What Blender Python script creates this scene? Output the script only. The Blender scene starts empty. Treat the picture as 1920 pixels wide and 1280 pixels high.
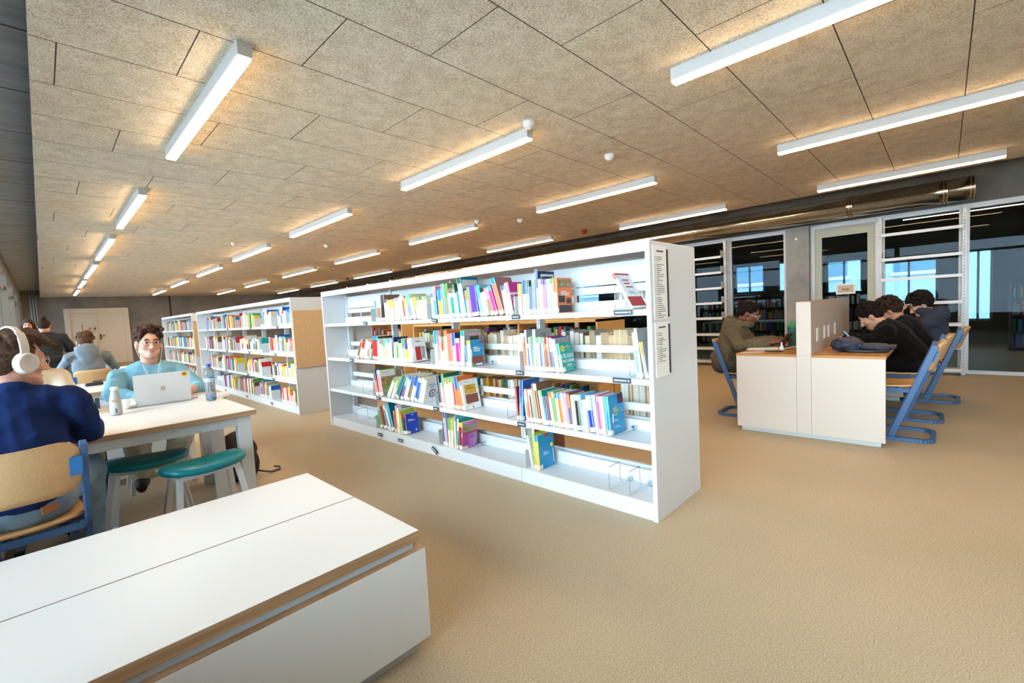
import bpy, math, random
import numpy as np
from mathutils import Vector, Matrix

SC = bpy.context.scene
COL = SC.collection

# ------------------------------------------------------------------ camera
FPX, YAW, PIT, ROL, CAMZ = 845.0, math.radians(46.1), math.radians(3.8), math.radians(3.1), 1.25
fwd = Vector((math.sin(YAW)*math.cos(PIT), math.cos(YAW)*math.cos(PIT), -math.sin(PIT)))
rgt = Vector((math.cos(YAW), -math.sin(YAW), 0.0))
dwn = fwd.cross(rgt)
cr_, sr_ = math.cos(ROL), math.sin(ROL)
r2 = cr_*rgt + sr_*dwn
d2 = -sr_*rgt + cr_*dwn
cd = bpy.data.cameras.new('camera')
cam = bpy.data.objects.new('camera', cd)
COL.objects.link(cam)
mw = Matrix.Identity(4)
for i in range(3):
    mw[i][0], mw[i][1], mw[i][2] = r2[i], -d2[i], -fwd[i]
mw[2][3] = CAMZ
cam.matrix_world = mw
cd.sensor_fit = 'HORIZONTAL'
cd.sensor_width = 36.0
cd.lens = FPX*36.0/1920.0
cd.clip_start, cd.clip_end = 0.02, 200
SC.camera = cam

# ------------------------------------------------------------------ sky and exposure
w = bpy.data.worlds.new('sky'); SC.world = w
w.use_nodes = True
nt = w.node_tree
bg = nt.nodes['Background']
tc = nt.nodes.new('ShaderNodeTexCoord')
sx = nt.nodes.new('ShaderNodeSeparateXYZ')
nt.links.new(tc.outputs['Generated'], sx.inputs[0])
mr = nt.nodes.new('ShaderNodeMapRange')
mr.inputs['From Min'].default_value = -0.9; mr.inputs['From Max'].default_value = 0.6
mr.inputs['To Min'].default_value = 20.0; mr.inputs['To Max'].default_value = 9.0
nt.links.new(sx.outputs['Y'], mr.inputs['Value'])
nt.links.new(mr.outputs[0], bg.inputs['Strength'])
bg.inputs['Color'].default_value = (0.72, 0.87, 1.0, 1)
SC.view_settings.view_transform = 'Standard'
SC.view_settings.look = 'None'
SC.view_settings.gamma = 1.0
SC.view_settings.exposure = 0.28
SC.view_settings.use_curve_mapping = False
SC.cycles.use_denoising = True
SC.cycles.max_bounces = 10
SC.cycles.diffuse_bounces = 5
SC.cycles.glossy_bounces = 4
SC.cycles.transparent_max_bounces = 16
SC.cycles.sample_clamp_indirect = 6.0
SC.cycles.caustics_reflective = False
SC.cycles.caustics_refractive = False

# ------------------------------------------------------------------ helpers
def lin(c):
    if isinstance(c, str):
        c = [int(c[i:i+2], 16)/255.0 for i in (0, 2, 4)]
    else:
        c = [v/255.0 for v in c]
    return tuple(v/12.92 if v <= 0.04045 else ((v+0.055)/1.055)**2.4 for v in c) + (1.0,)

MATS = {}
def mat(name, col, rough=0.5, metal=0.0, spec=0.5, emit=0.0, noise=None, bump=None, sheen=0.0, trans=0.0, ior=1.45, stretch=(1, 1, 1), alpha=1.0):
    """noise=(scale, amount) varies the colour, bump=(scale, strength) the surface"""
    if name in MATS: return MATS[name]
    m = bpy.data.materials.new(name); m.use_nodes = True
    t = m.node_tree; b = t.nodes['Principled BSDF']
    L = lin(col)
    b.inputs['Base Color'].default_value = L
    b.inputs['Roughness'].default_value = rough
    b.inputs['Metallic'].default_value = metal
    b.inputs['Specular IOR Level'].default_value = spec
    b.inputs['IOR'].default_value = ior
    b.inputs['Sheen Weight'].default_value = sheen
    b.inputs['Transmission Weight'].default_value = trans
    b.inputs['Alpha'].default_value = alpha
    if emit:
        b.inputs['Emission Color'].default_value = L
        b.inputs['Emission Strength'].default_value = emit
    if noise or bump:
        tcn = t.nodes.new('ShaderNodeTexCoord'); mp = t.nodes.new('ShaderNodeMapping')
        mp.inputs['Scale'].default_value = stretch
        t.links.new(tcn.outputs['Object'], mp.inputs[0])
    if noise:
        n = t.nodes.new('ShaderNodeTexNoise'); n.inputs['Scale'].default_value = noise[0]; n.inputs['Detail'].default_value = 5
        t.links.new(mp.outputs[0], n.inputs['Vector'])
        r = t.nodes.new('ShaderNodeValToRGB')
        a = noise[1]
        r.color_ramp.elements[0].position = 0.3; r.color_ramp.elements[1].position = 0.7
        r.color_ramp.elements[0].color = tuple(max(0, v*(1-a)) for v in L[:3])+(1,)
        r.color_ramp.elements[1].color = tuple(min(1, v*(1+a)) for v in L[:3])+(1,)
        t.links.new(n.outputs['Fac'], r.inputs[0]); t.links.new(r.outputs[0], b.inputs['Base Color'])
    if bump:
        n2 = t.nodes.new('ShaderNodeTexNoise'); n2.inputs['Scale'].default_value = bump[0]; n2.inputs['Detail'].default_value = 4
        t.links.new(mp.outputs[0], n2.inputs['Vector'])
        bp = t.nodes.new('ShaderNodeBump'); bp.inputs['Strength'].default_value = bump[1]; bp.inputs['Distance'].default_value = 0.01
        t.links.new(n2.outputs['Fac'], bp.inputs['Height']); t.links.new(bp.outputs[0], b.inputs['Normal'])
    MATS[name] = m
    return m

def N(t, typ, **kw):
    n = t.nodes.new(typ)
    for k, v in kw.items(): setattr(n, k, v)
    return n
def MATH(t, op, a, b=None, c=None):
    n = t.nodes.new('ShaderNodeMath'); n.operation = op
    for i, v in enumerate((a, b, c)):
        if v is None: continue
        if isinstance(v, (int, float)): n.inputs[i].default_value = v
        else: t.links.new(v, n.inputs[i])
    return n.outputs[0]

class MB:
    """collects shapes and links them as one mesh object"""
    def __init__(s): s.v = []; s.f = []; s.m = []; s.sm = []
    def add(s, vs, fs, mi=0, smooth=False):
        o = len(s.v); s.v += [tuple(p) for p in vs]
        s.f += [tuple(i+o for i in f) for f in fs]; s.m += [mi]*len(fs); s.sm += [smooth]*len(fs)
        return s
    def box(s, a, b, mi=0, M=None):
        x0, y0, z0 = a; x1, y1, z1 = b
        x0, x1 = min(x0, x1), max(x0, x1); y0, y1 = min(y0, y1), max(y0, y1); z0, z1 = min(z0, z1), max(z0, z1)
        vs = [(x0,y0,z0),(x1,y0,z0),(x1,y1,z0),(x0,y1,z0),(x0,y0,z1),(x1,y0,z1),(x1,y1,z1),(x0,y1,z1)]
        if M is not None: vs = [tuple(M @ Vector(p)) for p in vs]
        return s.add(vs, [(0,3,2,1),(4,5,6,7),(0,1,5,4),(1,2,6,5),(2,3,7,6),(3,0,4,7)], mi)
    def bar(s, a, b, wx, wy, mi=0, up=(0,0,1)):
        """rectangular bar from a to b"""
        a = Vector(a); b = Vector(b); d = (b-a).normalized(); u = Vector(up)
        if abs(d.dot(u)) > 0.95: u = Vector((0,1,0))
        x = d.cross(u).normalized(); y = x.cross(d)
        vs = []
        for p in (a, b):
            for sx_, sy_ in ((-1,-1),(1,-1),(1,1),(-1,1)): vs.append(p+x*sx_*wx/2+y*sy_*wy/2)
        return s.add(vs, [(0,3,2,1),(4,5,6,7),(0,1,5,4),(1,2,6,5),(2,3,7,6),(3,0,4,7)], mi)
    def tube(s, pts, r, n=8, mi=0, closed=False, radii=None):
        pts = [Vector(p) for p in pts]; k = len(pts); vs = []; prev = None
        for i, p in enumerate(pts):
            if closed: d = pts[(i+1) % k]-pts[i-1]
            else: d = pts[min(i+1, k-1)]-pts[max(i-1, 0)]
            d.normalize()
            if prev is None:
                u = Vector((0,0,1)) if abs(d.z) < 0.9 else Vector((1,0,0))
                x = d.cross(u).normalized()
            else:
                x = (prev - d*prev.dot(d))
                x = x.normalized() if x.length > 1e-6 else d.orthogonal().normalized()
            prev = x; y = d.cross(x)
            rr = radii[i] if radii else r
            vs += [p+(x*math.cos(2*math.pi*j/n)+y*math.sin(2*math.pi*j/n))*rr for j in range(n)]
        fs = []
        for i in range(k if closed else k-1):
            a = i*n; b = ((i+1) % k)*n
            for j in range(n):
                fs.append((a+j, a+(j+1) % n, b+(j+1) % n, b+j))
        if not closed:
            fs.append(tuple(range(n-1, -1, -1))); fs.append(tuple((k-1)*n+j for j in range(n)))
        return s.add(vs, fs, mi, True)
    def lathe(s, prof, c=(0,0,0), n=24, mi=0, mis=None):
        """prof = [(r, z)]"""
        vs = []; fs = []
        for r, z in prof:
            vs += [(c[0]+r*math.cos(2*math.pi*j/n), c[1]+r*math.sin(2*math.pi*j/n), c[2]+z) for j in range(n)]
        o = len(s.v)
        for i in range(len(prof)-1):
            f = [(i*n+j, i*n+(j+1) % n, (i+1)*n+(j+1) % n, (i+1)*n+j) for j in range(n)]
            s.f += [tuple(q+o for q in g) for g in f]; s.m += [mis[i] if mis else mi]*n; s.sm += [True]*n
        s.v += vs
        return s
    def prism(s, poly, z0, z1, mi=0, M=None):
        """poly in xy, extruded along z"""
        n = len(poly)
        vs = [(x, y, z0) for x, y in poly]+[(x, y, z1) for x, y in poly]
        if M is not None: vs = [tuple(M @ Vector(p)) for p in vs]
        fs = [tuple(range(n-1, -1, -1)), tuple(range(n, 2*n))]+[(i, (i+1) % n, n+(i+1) % n, n+i) for i in range(n)]
        return s.add(vs, fs, mi)
    def ball(s, c, r, n=12, mi=0):
        if isinstance(r, (int, float)): r = (r, r, r)
        vs = []; fs = []; k = n//2
        for i in range(k+1):
            th = math.pi*i/k
            for j in range(n):
                ph = 2*math.pi*j/n
                vs.append((c[0]+r[0]*math.sin(th)*math.cos(ph), c[1]+r[1]*math.sin(th)*math.sin(ph), c[2]+r[2]*math.cos(th)))
        for i in range(k):
            for j in range(n):
                fs.append((i*n+j, (i+1)*n+j, (i+1)*n+(j+1) % n, i*n+(j+1) % n))
        return s.add(vs, fs, mi, True)
    def mesh(s, name, mats):
        me = bpy.data.meshes.new(name)
        me.from_pydata(s.v, [], s.f)
        for m in (mats if isinstance(mats, (list, tuple)) else [mats]): me.materials.append(m)
        me.polygons.foreach_set('material_index', s.m)
        me.polygons.foreach_set('use_smooth', s.sm)
        me.update(); me.validate()
        return me
    def build(s, name, mats, parent=None, loc=None, bevel=0.0, seg=2):
        o = bpy.data.objects.new(name, s.mesh(name, mats)); COL.objects.link(o)
        if parent is not None: o.parent = parent
        if loc is not None: o.location = loc
        if bevel:
            b = o.modifiers.new('bevel', 'BEVEL'); b.width = bevel; b.segments = seg; b.limit_method = 'ANGLE'; b.angle_limit = math.radians(40)
        return o

def tag(o, label=None, cat=None, group=None, kind=None):
    if label: o['label'] = label
    if cat: o['category'] = cat
    if group: o['group'] = group
    if kind: o['kind'] = kind
    return o
def empty(name, loc=(0,0,0), rz=0.0):
    o = bpy.data.objects.new(name, None); COL.objects.link(o)
    o.location = loc; o.rotation_euler = (0, 0, rz); o.empty_display_size = 0.1
    return o
def thing(name, label, cat, loc=(0,0,0), rz=0.0, group=None):
    return tag(empty(name, loc, rz), label, cat, group)
def struct(o): o['kind'] = 'structure'; return o
KIDS = {}
def copy_tree(o, parent=None):
    c = o.copy(); COL.objects.link(c)
    if parent is not None: c.parent = parent
    for ch in [x for x in COL.objects if x.parent == o]: copy_tree(ch, c)
    return c
def text(name, body, size, m, parent=None, M=None, align='CENTER', ext=0.0004):
    cu = bpy.data.curves.new(name, 'FONT'); cu.body = body; cu.size = size; cu.align_x = align; cu.align_y = 'CENTER'; cu.extrude = ext
    tmp = bpy.data.objects.new(name, cu); COL.objects.link(tmp)
    dg = bpy.context.evaluated_depsgraph_get(); dg.update()
    me = bpy.data.meshes.new_from_object(tmp.evaluated_get(dg))
    bpy.data.objects.remove(tmp); me.materials.clear(); me.materials.append(m)
    o = bpy.data.objects.new(name, me); COL.objects.link(o)
    if parent is not None: o.parent = parent
    if M is not None: o.matrix_local = M
    return o
ORD = ['', 'first', 'second', 'third', 'fourth', 'fifth', 'sixth', 'seventh', 'eighth', 'ninth', 'tenth', 'eleventh', 'twelfth', 'thirteenth', 'fourteenth', 'fifteenth', 'sixteenth', 'seventeenth', 'eighteenth', 'nineteenth', 'twentieth'] + ['twenty-'+s for s in ('first','second','third','fourth','fifth','sixth','seventh','eighth','ninth')] + ['thirtieth'] + ['thirty-'+s for s in ('first','second','third','fourth','fifth','sixth','seventh','eighth','ninth')] + ['fortieth'] + ['forty-'+s for s in ('first','second','third','fourth','fifth','sixth','seventh','eighth','ninth')]

# ------------------------------------------------------------------ materials
WHITE = mat('white_lacquer', 'dcdad6', 0.35)
WHITE2 = mat('white_laminate', 'e0dfdd', 0.42)
STEEL_W = mat('white_steel', 'd6d8d9', 0.28)
GREYW = mat('pale_grey_steel', 'cfd2d4', 0.4)
DESKP = mat('desk_panel_warm', 'ccbfb2', 0.4)
PLINTH = mat('plinth_grey', 'bdbfbd', 0.5)
BLACK = mat('black_plastic', '2b2e33', 0.5)
DKLAB = mat('label_dark', '3f474e', 0.4)
INK = mat('white_ink', 'f4f4f4', 0.6)
BLUEF = mat('blue_frame', '3f5f88', 0.4)
RUBBER = mat('rubber', '1d1f22', 0.7)
TEALV = mat('teal_vinyl', '0c7c86', 0.3, noise=(60, .08))
CHROME = mat('wire_chrome', 'c9d2d6', 0.15, metal=0.9)
PAPER = mat('paper', 'e9e6df', 0.8)
PAGES = mat('book_pages', 'd9cba8', 0.85, noise=(200, .15), stretch=(1, 6, 1))
BEECH = mat('beech_veneer', 'd6ad7c', 0.4, noise=(10, .07), stretch=(14, 14, .8))
BEECHH = mat('beech_veneer_flat', 'cf9f68', 0.4, noise=(10, .08), stretch=(.8, 14, 14))
OAK = mat('oak_veneer', 'd0aa7c', 0.45, noise=(16, .12), stretch=(9, 9, .6))
DESKW = mat('desk_oak', 'b57f43', 0.3, noise=(12, .14), stretch=(.6, 8, 8))
DUCTM = mat('galvanised', 'dcd4c6', 0.17, metal=1.0, noise=(6, .1))
def ply_mat():
    m = bpy.data.materials.new('plywood_edge'); m.use_nodes = True; t = m.node_tree; b = t.nodes['Principled BSDF']
    tcn = N(t, 'ShaderNodeTexCoord'); sp = N(t, 'ShaderNodeSeparateXYZ'); t.links.new(tcn.outputs['Object'], sp.inputs[0])
    mp = N(t, 'ShaderNodeMapping'); mp.inputs['Scale'].default_value = (3, 3, 260); t.links.new(tcn.outputs['Object'], mp.inputs[0])
    n = N(t, 'ShaderNodeTexNoise'); n.inputs['Scale'].default_value = 1.0; n.inputs['Detail'].default_value = 3; t.links.new(mp.outputs[0], n.inputs['Vector'])
    s = MATH(t, 'SINE', MATH(t, 'MULTIPLY', sp.outputs['Z'], 1900.0))
    f = MATH(t, 'ADD', MATH(t, 'MULTIPLY', s, 0.12), n.outputs['Fac'])
    r = N(t, 'ShaderNodeValToRGB'); r.color_ramp.elements[0].position = .3; r.color_ramp.elements[1].position = .75
    r.color_ramp.elements[0].color = lin('9a7350'); r.color_ramp.elements[1].color = lin('c6a27c')
    t.links.new(f, r.inputs[0]); t.links.new(r.outputs[0], b.inputs['Base Color']); b.inputs['Roughness'].default_value = .55
    return m
PLY = ply_mat()
def concrete_mat(name, c0, c1, boards=False):
    m = bpy.data.materials.new(name); m.use_nodes = True; t = m.node_tree; b = t.nodes['Principled BSDF']
    tcn = N(t, 'ShaderNodeTexCoord')
    n = N(t, 'ShaderNodeTexNoise'); n.inputs['Scale'].default_value = 1.6; n.inputs['Detail'].default_value = 8; n.inputs['Roughness'].default_value = .65
    mp = N(t, 'ShaderNodeMapping'); mp.inputs['Scale'].default_value = (1, 6, 1) if boards else (1, 1, 1)
    t.links.new(tcn.outputs['Object'], mp.inputs[0]); t.links.new(mp.outputs[0], n.inputs['Vector'])
    r = N(t, 'ShaderNodeValToRGB'); r.color_ramp.elements[0].position = .32; r.color_ramp.elements[1].position = .7
    r.color_ramp.elements[0].color = lin(c0); r.color_ramp.elements[1].color = lin(c1)
    t.links.new(n.outputs['Fac'], r.inputs[0])
    out = r.outputs[0]
    if boards:
        sp = N(t, 'ShaderNodeSeparateXYZ'); t.links.new(tcn.outputs['Object'], sp.inputs[0])
        fr = MATH(t, 'FRACT', MATH(t, 'DIVIDE', sp.outputs['Y'], 0.95))
        k = MATH(t, 'LESS_THAN', fr, 0.018)
        mx = N(t, 'ShaderNodeMixRGB'); mx.inputs[2].default_value = lin('3c3f44')
        t.links.new(k, mx.inputs[0]); t.links.new(out, mx.inputs[1]); out = mx.outputs[0]
    t.links.new(out, b.inputs['Base Color']); b.inputs['Roughness'].default_value = .8
    bp = N(t, 'ShaderNodeBump'); bp.inputs['Strength'].default_value = .25; bp.inputs['Distance'].default_value = .02
    t.links.new(n.outputs['Fac'], bp.inputs['Height']); t.links.new(bp.outputs[0], b.inputs['Normal'])
    return m
CONC = concrete_mat('concrete', '7f7e7c', 'a3a19d')
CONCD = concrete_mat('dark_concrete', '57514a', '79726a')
CONCB = concrete_mat('board_marked_concrete', 'a3adb6', 'cdd5db', True)
def ceiling_mat():
    m = bpy.data.materials.new('wood_wool_panels'); m.use_nodes = True; t = m.node_tree; b = t.nodes['Principled BSDF']
    tcn = N(t, 'ShaderNodeTexCoord'); sp = N(t, 'ShaderNodeSeparateXYZ'); t.links.new(tcn.outputs['Object'], sp.inputs[0])
    X, Y = sp.outputs['X'], sp.outputs['Y']
    ry = MATH(t, 'DIVIDE', MATH(t, 'ADD', Y, 0.11), 0.567)
    row = MATH(t, 'FLOOR', ry); fy = MATH(t, 'FRACT', ry)
    off = MATH(t, 'MULTIPLY', MATH(t, 'FRACT', MATH(t, 'MULTIPLY', row, 0.37)), 1.36)
    fx = MATH(t, 'FRACT', MATH(t, 'DIVIDE', MATH(t, 'ADD', MATH(t, 'SUBTRACT', X, 0.476), off), 1.36))
    jy = MATH(t, 'LESS_THAN', fy, 0.012)
    jx = MATH(t, 'LESS_THAN', fx, 0.0045)
    j = MATH(t, 'MAXIMUM', jy, jx)
    n = N(t, 'ShaderNodeTexNoise'); n.inputs['Scale'].default_value = 115; n.inputs['Detail'].default_value = 4; n.inputs['Roughness'].default_value = .7; n.inputs['Distortion'].default_value = 1.5
    t.links.new(tcn.outputs['Object'], n.inputs['Vector'])
    n2 = N(t, 'ShaderNodeTexNoise'); n2.inputs['Scale'].default_value = 9; n2.inputs['Detail'].default_value = 5
    t.links.new(tcn.outputs['Object'], n2.inputs['Vector'])
    f = MATH(t, 'ADD', MATH(t, 'MULTIPLY', n.outputs['Fac'], 0.85), MATH(t, 'MULTIPLY', n2.outputs['Fac'], 0.15))
    r = N(t, 'ShaderNodeValToRGB'); r.color_ramp.elements[0].position = .40; r.color_ramp.elements[1].position = .58
    r.color_ramp.elements[0].color = lin('ab9a7c'); r.color_ramp.elements[1].color = lin('f4ead5')
    t.links.new(f, r.inputs[0])
    mx = N(t, 'ShaderNodeMixRGB'); mx.inputs[2].default_value = lin('4a4034')
    t.links.new(j, mx.inputs[0]); t.links.new(r.outputs[0], mx.inputs[1]); t.links.new(mx.outputs[0], b.inputs['Base Color'])
    b.inputs['Roughness'].default_value = .95; b.inputs['Specular IOR Level'].default_value = .1
    bp = N(t, 'ShaderNodeBump'); bp.inputs['Strength'].default_value = .5; bp.inputs['Distance'].default_value = .004
    t.links.new(n.outputs['Fac'], bp.inputs['Height']); t.links.new(bp.outputs[0], b.inputs['Normal'])
    return m
def floor_mat():
    m = bpy.data.materials.new('speckled_floor'); m.use_nodes = True; t = m.node_tree; b = t.nodes['Principled BSDF']
    tcn = N(t, 'ShaderNodeTexCoord')
    n = N(t, 'ShaderNodeTexNoise'); n.inputs['Scale'].default_value = 170; n.inputs['Detail'].default_value = 4; n.inputs['Roughness'].default_value = .9
    t.links.new(tcn.outputs['Object'], n.inputs['Vector'])
    n2 = N(t, 'ShaderNodeTexNoise'); n2.inputs['Scale'].default_value = .8; n2.inputs['Detail'].default_value = 4
    t.links.new(tcn.outputs['Object'], n2.inputs['Vector'])
    f = MATH(t, 'ADD', MATH(t, 'MULTIPLY', n.outputs['Fac'], 0.9), MATH(t, 'MULTIPLY', n2.outputs['Fac'], 0.1))
    r = N(t, 'ShaderNodeValToRGB'); r.color_ramp.elements[0].position = .38; r.color_ramp.elements[1].position = .62
    r.color_ramp.elements[0].color = lin('8f7d65'); r.color_ramp.elements[1].color = lin('cebb9d')
    t.links.new(f, r.inputs[0]); t.links.new(r.outputs[0], b.inputs['Base Color'])
    b.inputs['Roughness'].default_value = .55; b.inputs['Specular IOR Level'].default_value = .25
    return m
def pane_mat(name, tint, refl):
    m = bpy.data.materials.new(name); m.use_nodes = True; t = m.node_tree
    t.nodes.remove(t.nodes['Principled BSDF']); out = t.nodes['Material Output']
    tr = N(t, 'ShaderNodeBsdfTransparent'); tr.inputs[0].default_value = tint+(1,)
    gl = N(t, 'ShaderNodeBsdfGlossy'); gl.inputs['Roughness'].default_value = 0.0; gl.inputs[0].default_value = (.9, .95, 1, 1)
    fr = N(t, 'ShaderNodeFresnel'); fr.inputs[0].default_value = 1.5
    f = MATH(t, 'MULTIPLY', fr.outputs[0], refl)
    mx = N(t, 'ShaderNodeMixShader'); t.links.new(f, mx.inputs[0]); t.links.new(tr.outputs[0], mx.inputs[1]); t.links.new(gl.outputs[0], mx.inputs[2])
    t.links.new(mx.outputs[0], out.inputs['Surface'])
    return m
PANE = pane_mat('window_glass', (.93, .97, .98), 1.0)
PANE_T = pane_mat('partition_glass', (.43, .53, .58), .2)

CEIL = ceiling_mat(); FLOORM = floor_mat()
LAMPW = mat('lamp_housing', 'c9c9c7', 0.4)
GLOW = mat('lamp_diffuser', 'ffd7a6', 0.5, emit=38)
DOORW = mat('door_paint', 'f5efe3', 0.45)
REDP = mat('red_plastic', 'a3181c', 0.4)
MULL = mat('window_mullion', '8a8378', 0.5)
ALU = mat('partition_frame', 'b9b6b4', 0.35, metal=0.2)
PALEG = mat('pale_door_frame', 'aeb09e', 0.5)
FACADE = mat('facade_render', 'a9b4ba', 0.8)
GLASSD = mat('facade_glass', '5f7f8f', 0.15)

# ------------------------------------------------------------------ the room
XL, XG, YF, YB = -0.43, 9.2, 24.8, -4.0
struct(MB().box((-0.7, YB, -0.12), (14.2, YF+.3, 0)).build('floor', FLOORM))
struct(MB().box((0.08, YB, 2.75), (8.2, YF, 2.79)).build('ceiling', CEIL))
struct(MB().box((-0.7, YB-.2, 3.0), (14.2, YF+.3, 3.15)).build('ceiling_slab', CONCB))
struct(MB().box((-0.7, YF, 0), (14.2, YF+.25, 3.0)).build('wall_far', CONC))
# left side: sill wall, header and the strip of windows
struct(MB().box((XL-.2, YB, 0), (XL, YF, .42)).build('wall_left', CONC))
struct(MB().box((XL-.2, YB, 2.6), (XL, YF, 3.0)).build('wall_left_header', CONC))
wy = [-4.0, -2.1, 1.1, 4.3, 7.5, 10.7, 13.9, 17.1, 20.3, 23.0, 24.8]
for i in range(len(wy)-1):
    a, b = wy[i], wy[i+1]
    f = MB()
    f.box((XL-.14, b-.07, .42), (XL+.02, b+.05, 2.6)).box((XL-.12, a, 2.25), (XL-.02, b, 2.32)).box((XL-.12, a, .42), (XL-.02, b, .48))
    fo = struct(f.build('window_%d' % (i+1), MULL))
    MB().box((XL-.085, a+.05, .48), (XL-.078, b-.07, 2.6)).build('pane', PANE, fo)
# behind the camera: a plain plastered end wall
struct(MB().box((-0.7, YB-.2, 0), (14.2, YB, 3.0)).build('wall_near', mat('plaster_wall', 'c9bfae', .85)))

# far wall: double door, pipes, joint
def at_far(px, z): return px
dx0, dx1, dz = 0.66, 2.60, 2.29
fr = MB()
fr.box((dx0, YF-.05, 0), (dx0+.17, YF-.001, dz)).box((dx1-.17, YF-.05, 0), (dx1, YF-.001, dz)).box((dx0+.17, YF-.05, dz-.20), (dx1-.17, YF-.001, dz))
door = struct(fr.build('door_1', DOORW, bevel=.006))
mx = (dx0+dx1)/2-.06
l1 = MB().box((dx0+.175, YF-.03, .01), (mx-.004, YF-.004, dz-.205)).build('door_leaf', DOORW, door, bevel=.004)
l2 = MB().box((mx+.004, YF-.03, .01), (dx1-.175, YF-.004, dz-.205)).build('door_leaf', DOORW, door, bevel=.004)
MB().box((mx-.03, YF-.045, .01), (mx+.03, YF-.031, dz-.205)).build('meeting_strip', DOORW, door, bevel=.004)
h = MB(); h.box((mx+.06, YF-.05, 1.02), (mx+.11, YF-.03, 1.24)); h.bar((mx+.085, YF-.075, 1.17), (mx+.24, YF-.075, 1.17), .025, .025); h.bar((mx+.085, YF-.05, 1.17), (mx+.085, YF-.085, 1.17), .025, .025)
h.build('door_handle', mat('handle_metal', '6f6a60', .3, metal=.8), l2)
MB().box((dx0+.5-.02, YF-.045, .95), (dx0+.5, YF-.031, 1.65)).build('door_pull', mat('handle_metal', '6f6a60', .3, metal=.8), l1)
for k, (x, c) in enumerate(((dx0+.62, 'b06a3a'), (dx0+.80, 'b5563c'))):
    s = MB().box((x, YF-.036, 1.32), (x+.16, YF-.0315, 1.58), 0)
    if k == 0: s.add([(x+.04, YF-.038, 1.44), (x+.12, YF-.038, 1.44), (x+.08, YF-.038, 1.53)], [(0, 1, 2)], 1)
    else: s.box((x+.02, YF-.038, 1.42), (x+.14, YF-.0362, 1.5), 1).box((x+.05, YF-.0385, 1.5), (x+.11, YF-.0362, 1.53), 1)
    s.box((x+.03, YF-.038, 1.36), (x+.13, YF-.0362, 1.375), 2)
    s = s.build('door_notice', [PAPER, mat('notice_colour_%d' % k, c, .7), mat('notice_ink', '8d96a0', .7)])
    tag(s, ('paper notice with an orange warning triangle on the far double door', 'paper notice with a red picture beside the triangle notice on the far door')[k], 'notice')
p = MB()
for k, x in enumerate((-.19, -.12, -.05)): p.tube([(x, YF-.03, 0), (x, YF-.03, 3.0)], .018, 8)
tag(p.build('wall_pipe', GREYW), 'thin grey pipes running up the far concrete wall beside the corner', 'pipe')
struct(MB().box((4.02, YF-.012, 0), (4.08, YF+.01, 3.0)).build('trim_1', mat('wall_joint', '3d3731', .8)))

# right side: concrete beam, pillar, glass partition and the room behind it
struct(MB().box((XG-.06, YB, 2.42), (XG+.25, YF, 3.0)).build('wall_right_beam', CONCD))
struct(MB().box((XG-.14, 1.655, 0), (XG+.25, 2.0, 2.42)).build('trim_2', CONC))
struct(MB().ball((XG-.141, 1.84, 2.22), (.006, .02, .02)).build('trim_3', PAPER))
def frame(name, y0, y1, w=.055, inner=None):
    f = MB()
    f.box((XG-.03, y0, 0), (XG+.05, y0+w, 2.42)).box((XG-.03, y1-w, 0), (XG+.05, y1, 2.42)).box((XG-.03, y0+w, 2.35), (XG+.05, y1-w, 2.42)).box((XG-.03, y0+w, 0), (XG+.05, y1-w, .05))
    o = struct(f.build(name, ALU))
    if inner:
        g = MB(); a, b = y0+w, y1-w
        g.box((XG-.01, a, .05), (XG+.03, a+inner, 2.35)).box((XG-.01, b-inner, .05), (XG+.03, b, 2.35)).box((XG-.01, a+inner, 2.2), (XG+.03, b-inner, 2.35)).box((XG-.01, a+inner, .05), (XG+.03, b-inner, .2))
        g.build('inner_frame', PALEG, o)
    MB().box((XG+.006, y0+w, .05), (XG+.014, y1-w, 2.35)).build('pane', PANE_T, o)
    return o
frame('window_21', -2.0, -.2); frame('window_22', -4.0, -2.0); frame('window_23', -.2, .73)
door2 = frame('door_2', .73, 1.655, .06, .10)
MB().box((XG-.04, 1.44, .98), (XG-.01, 1.50, 1.16)).build('door_handle', ALU, door2)
frame('window_24', 2.0, 2.98); yy = 2.98
for k in range(18):
    frame('window_%d' % (25+k), yy, min(yy+1.2, YF)); yy += 1.2
    if yy >= YF-.1: break
n_ = MB().box((XG-.036, 1.04, 1.24), (XG-.031, 1.30, 1.41), 0).box((XG-.0375, 1.065, 1.265), (XG-.0362, 1.275, 1.385), 1).box((XG-.039, 1.12, 1.295), (XG-.0376, 1.22, 1.335), 2).build('door_notice', [PAPER, mat('notice_grey', 'b9b3a4', .7), mat('notice_orange', 'a98058', .7)])
tag(n_, 'small white notice taped to the glass door beside the pillar', 'notice')
# room behind the glass
RB = 14.0
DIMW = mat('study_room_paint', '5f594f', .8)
WN = [(-.75, -.3, .5, 2.05), (.1, 1.1, .95, 1.95), (1.45, 2.2, 1.22, 2.1), (2.78, 3.3, 1.38, 2.2), (3.62, 4.4, 1.4, 2.2), (6.5, 8, 1.2, 2.2), (9, 11, 1.2, 2.2), (12, 13.5, 1.2, 2.2)]
m_ = MB(); ff = MB(); gg = MB(); y_ = YB
for a, b, z0, z1 in WN:
    m_.box((RB, y_, 0), (RB+.2, a, 3.0)).box((RB, a, 0), (RB+.2, b, z0)).box((RB, a, z1), (RB+.2, b, 3.0)); y_ = b
    ff.box((RB+.05, a, z0), (RB+.12, a+.045, z1)).box((RB+.05, b-.045, z0), (RB+.12, b, z1)).box((RB+.05, a, z1-.05), (RB+.12, b, z1)).box((RB+.05, a, z0), (RB+.12, b, z0+.05)).box((RB+.05, (a+b)/2-.02, z0), (RB+.12, (a+b)/2+.02, z1))
    gg.box((RB+.08, a, z0), (RB+.088, b, z1))
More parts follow.
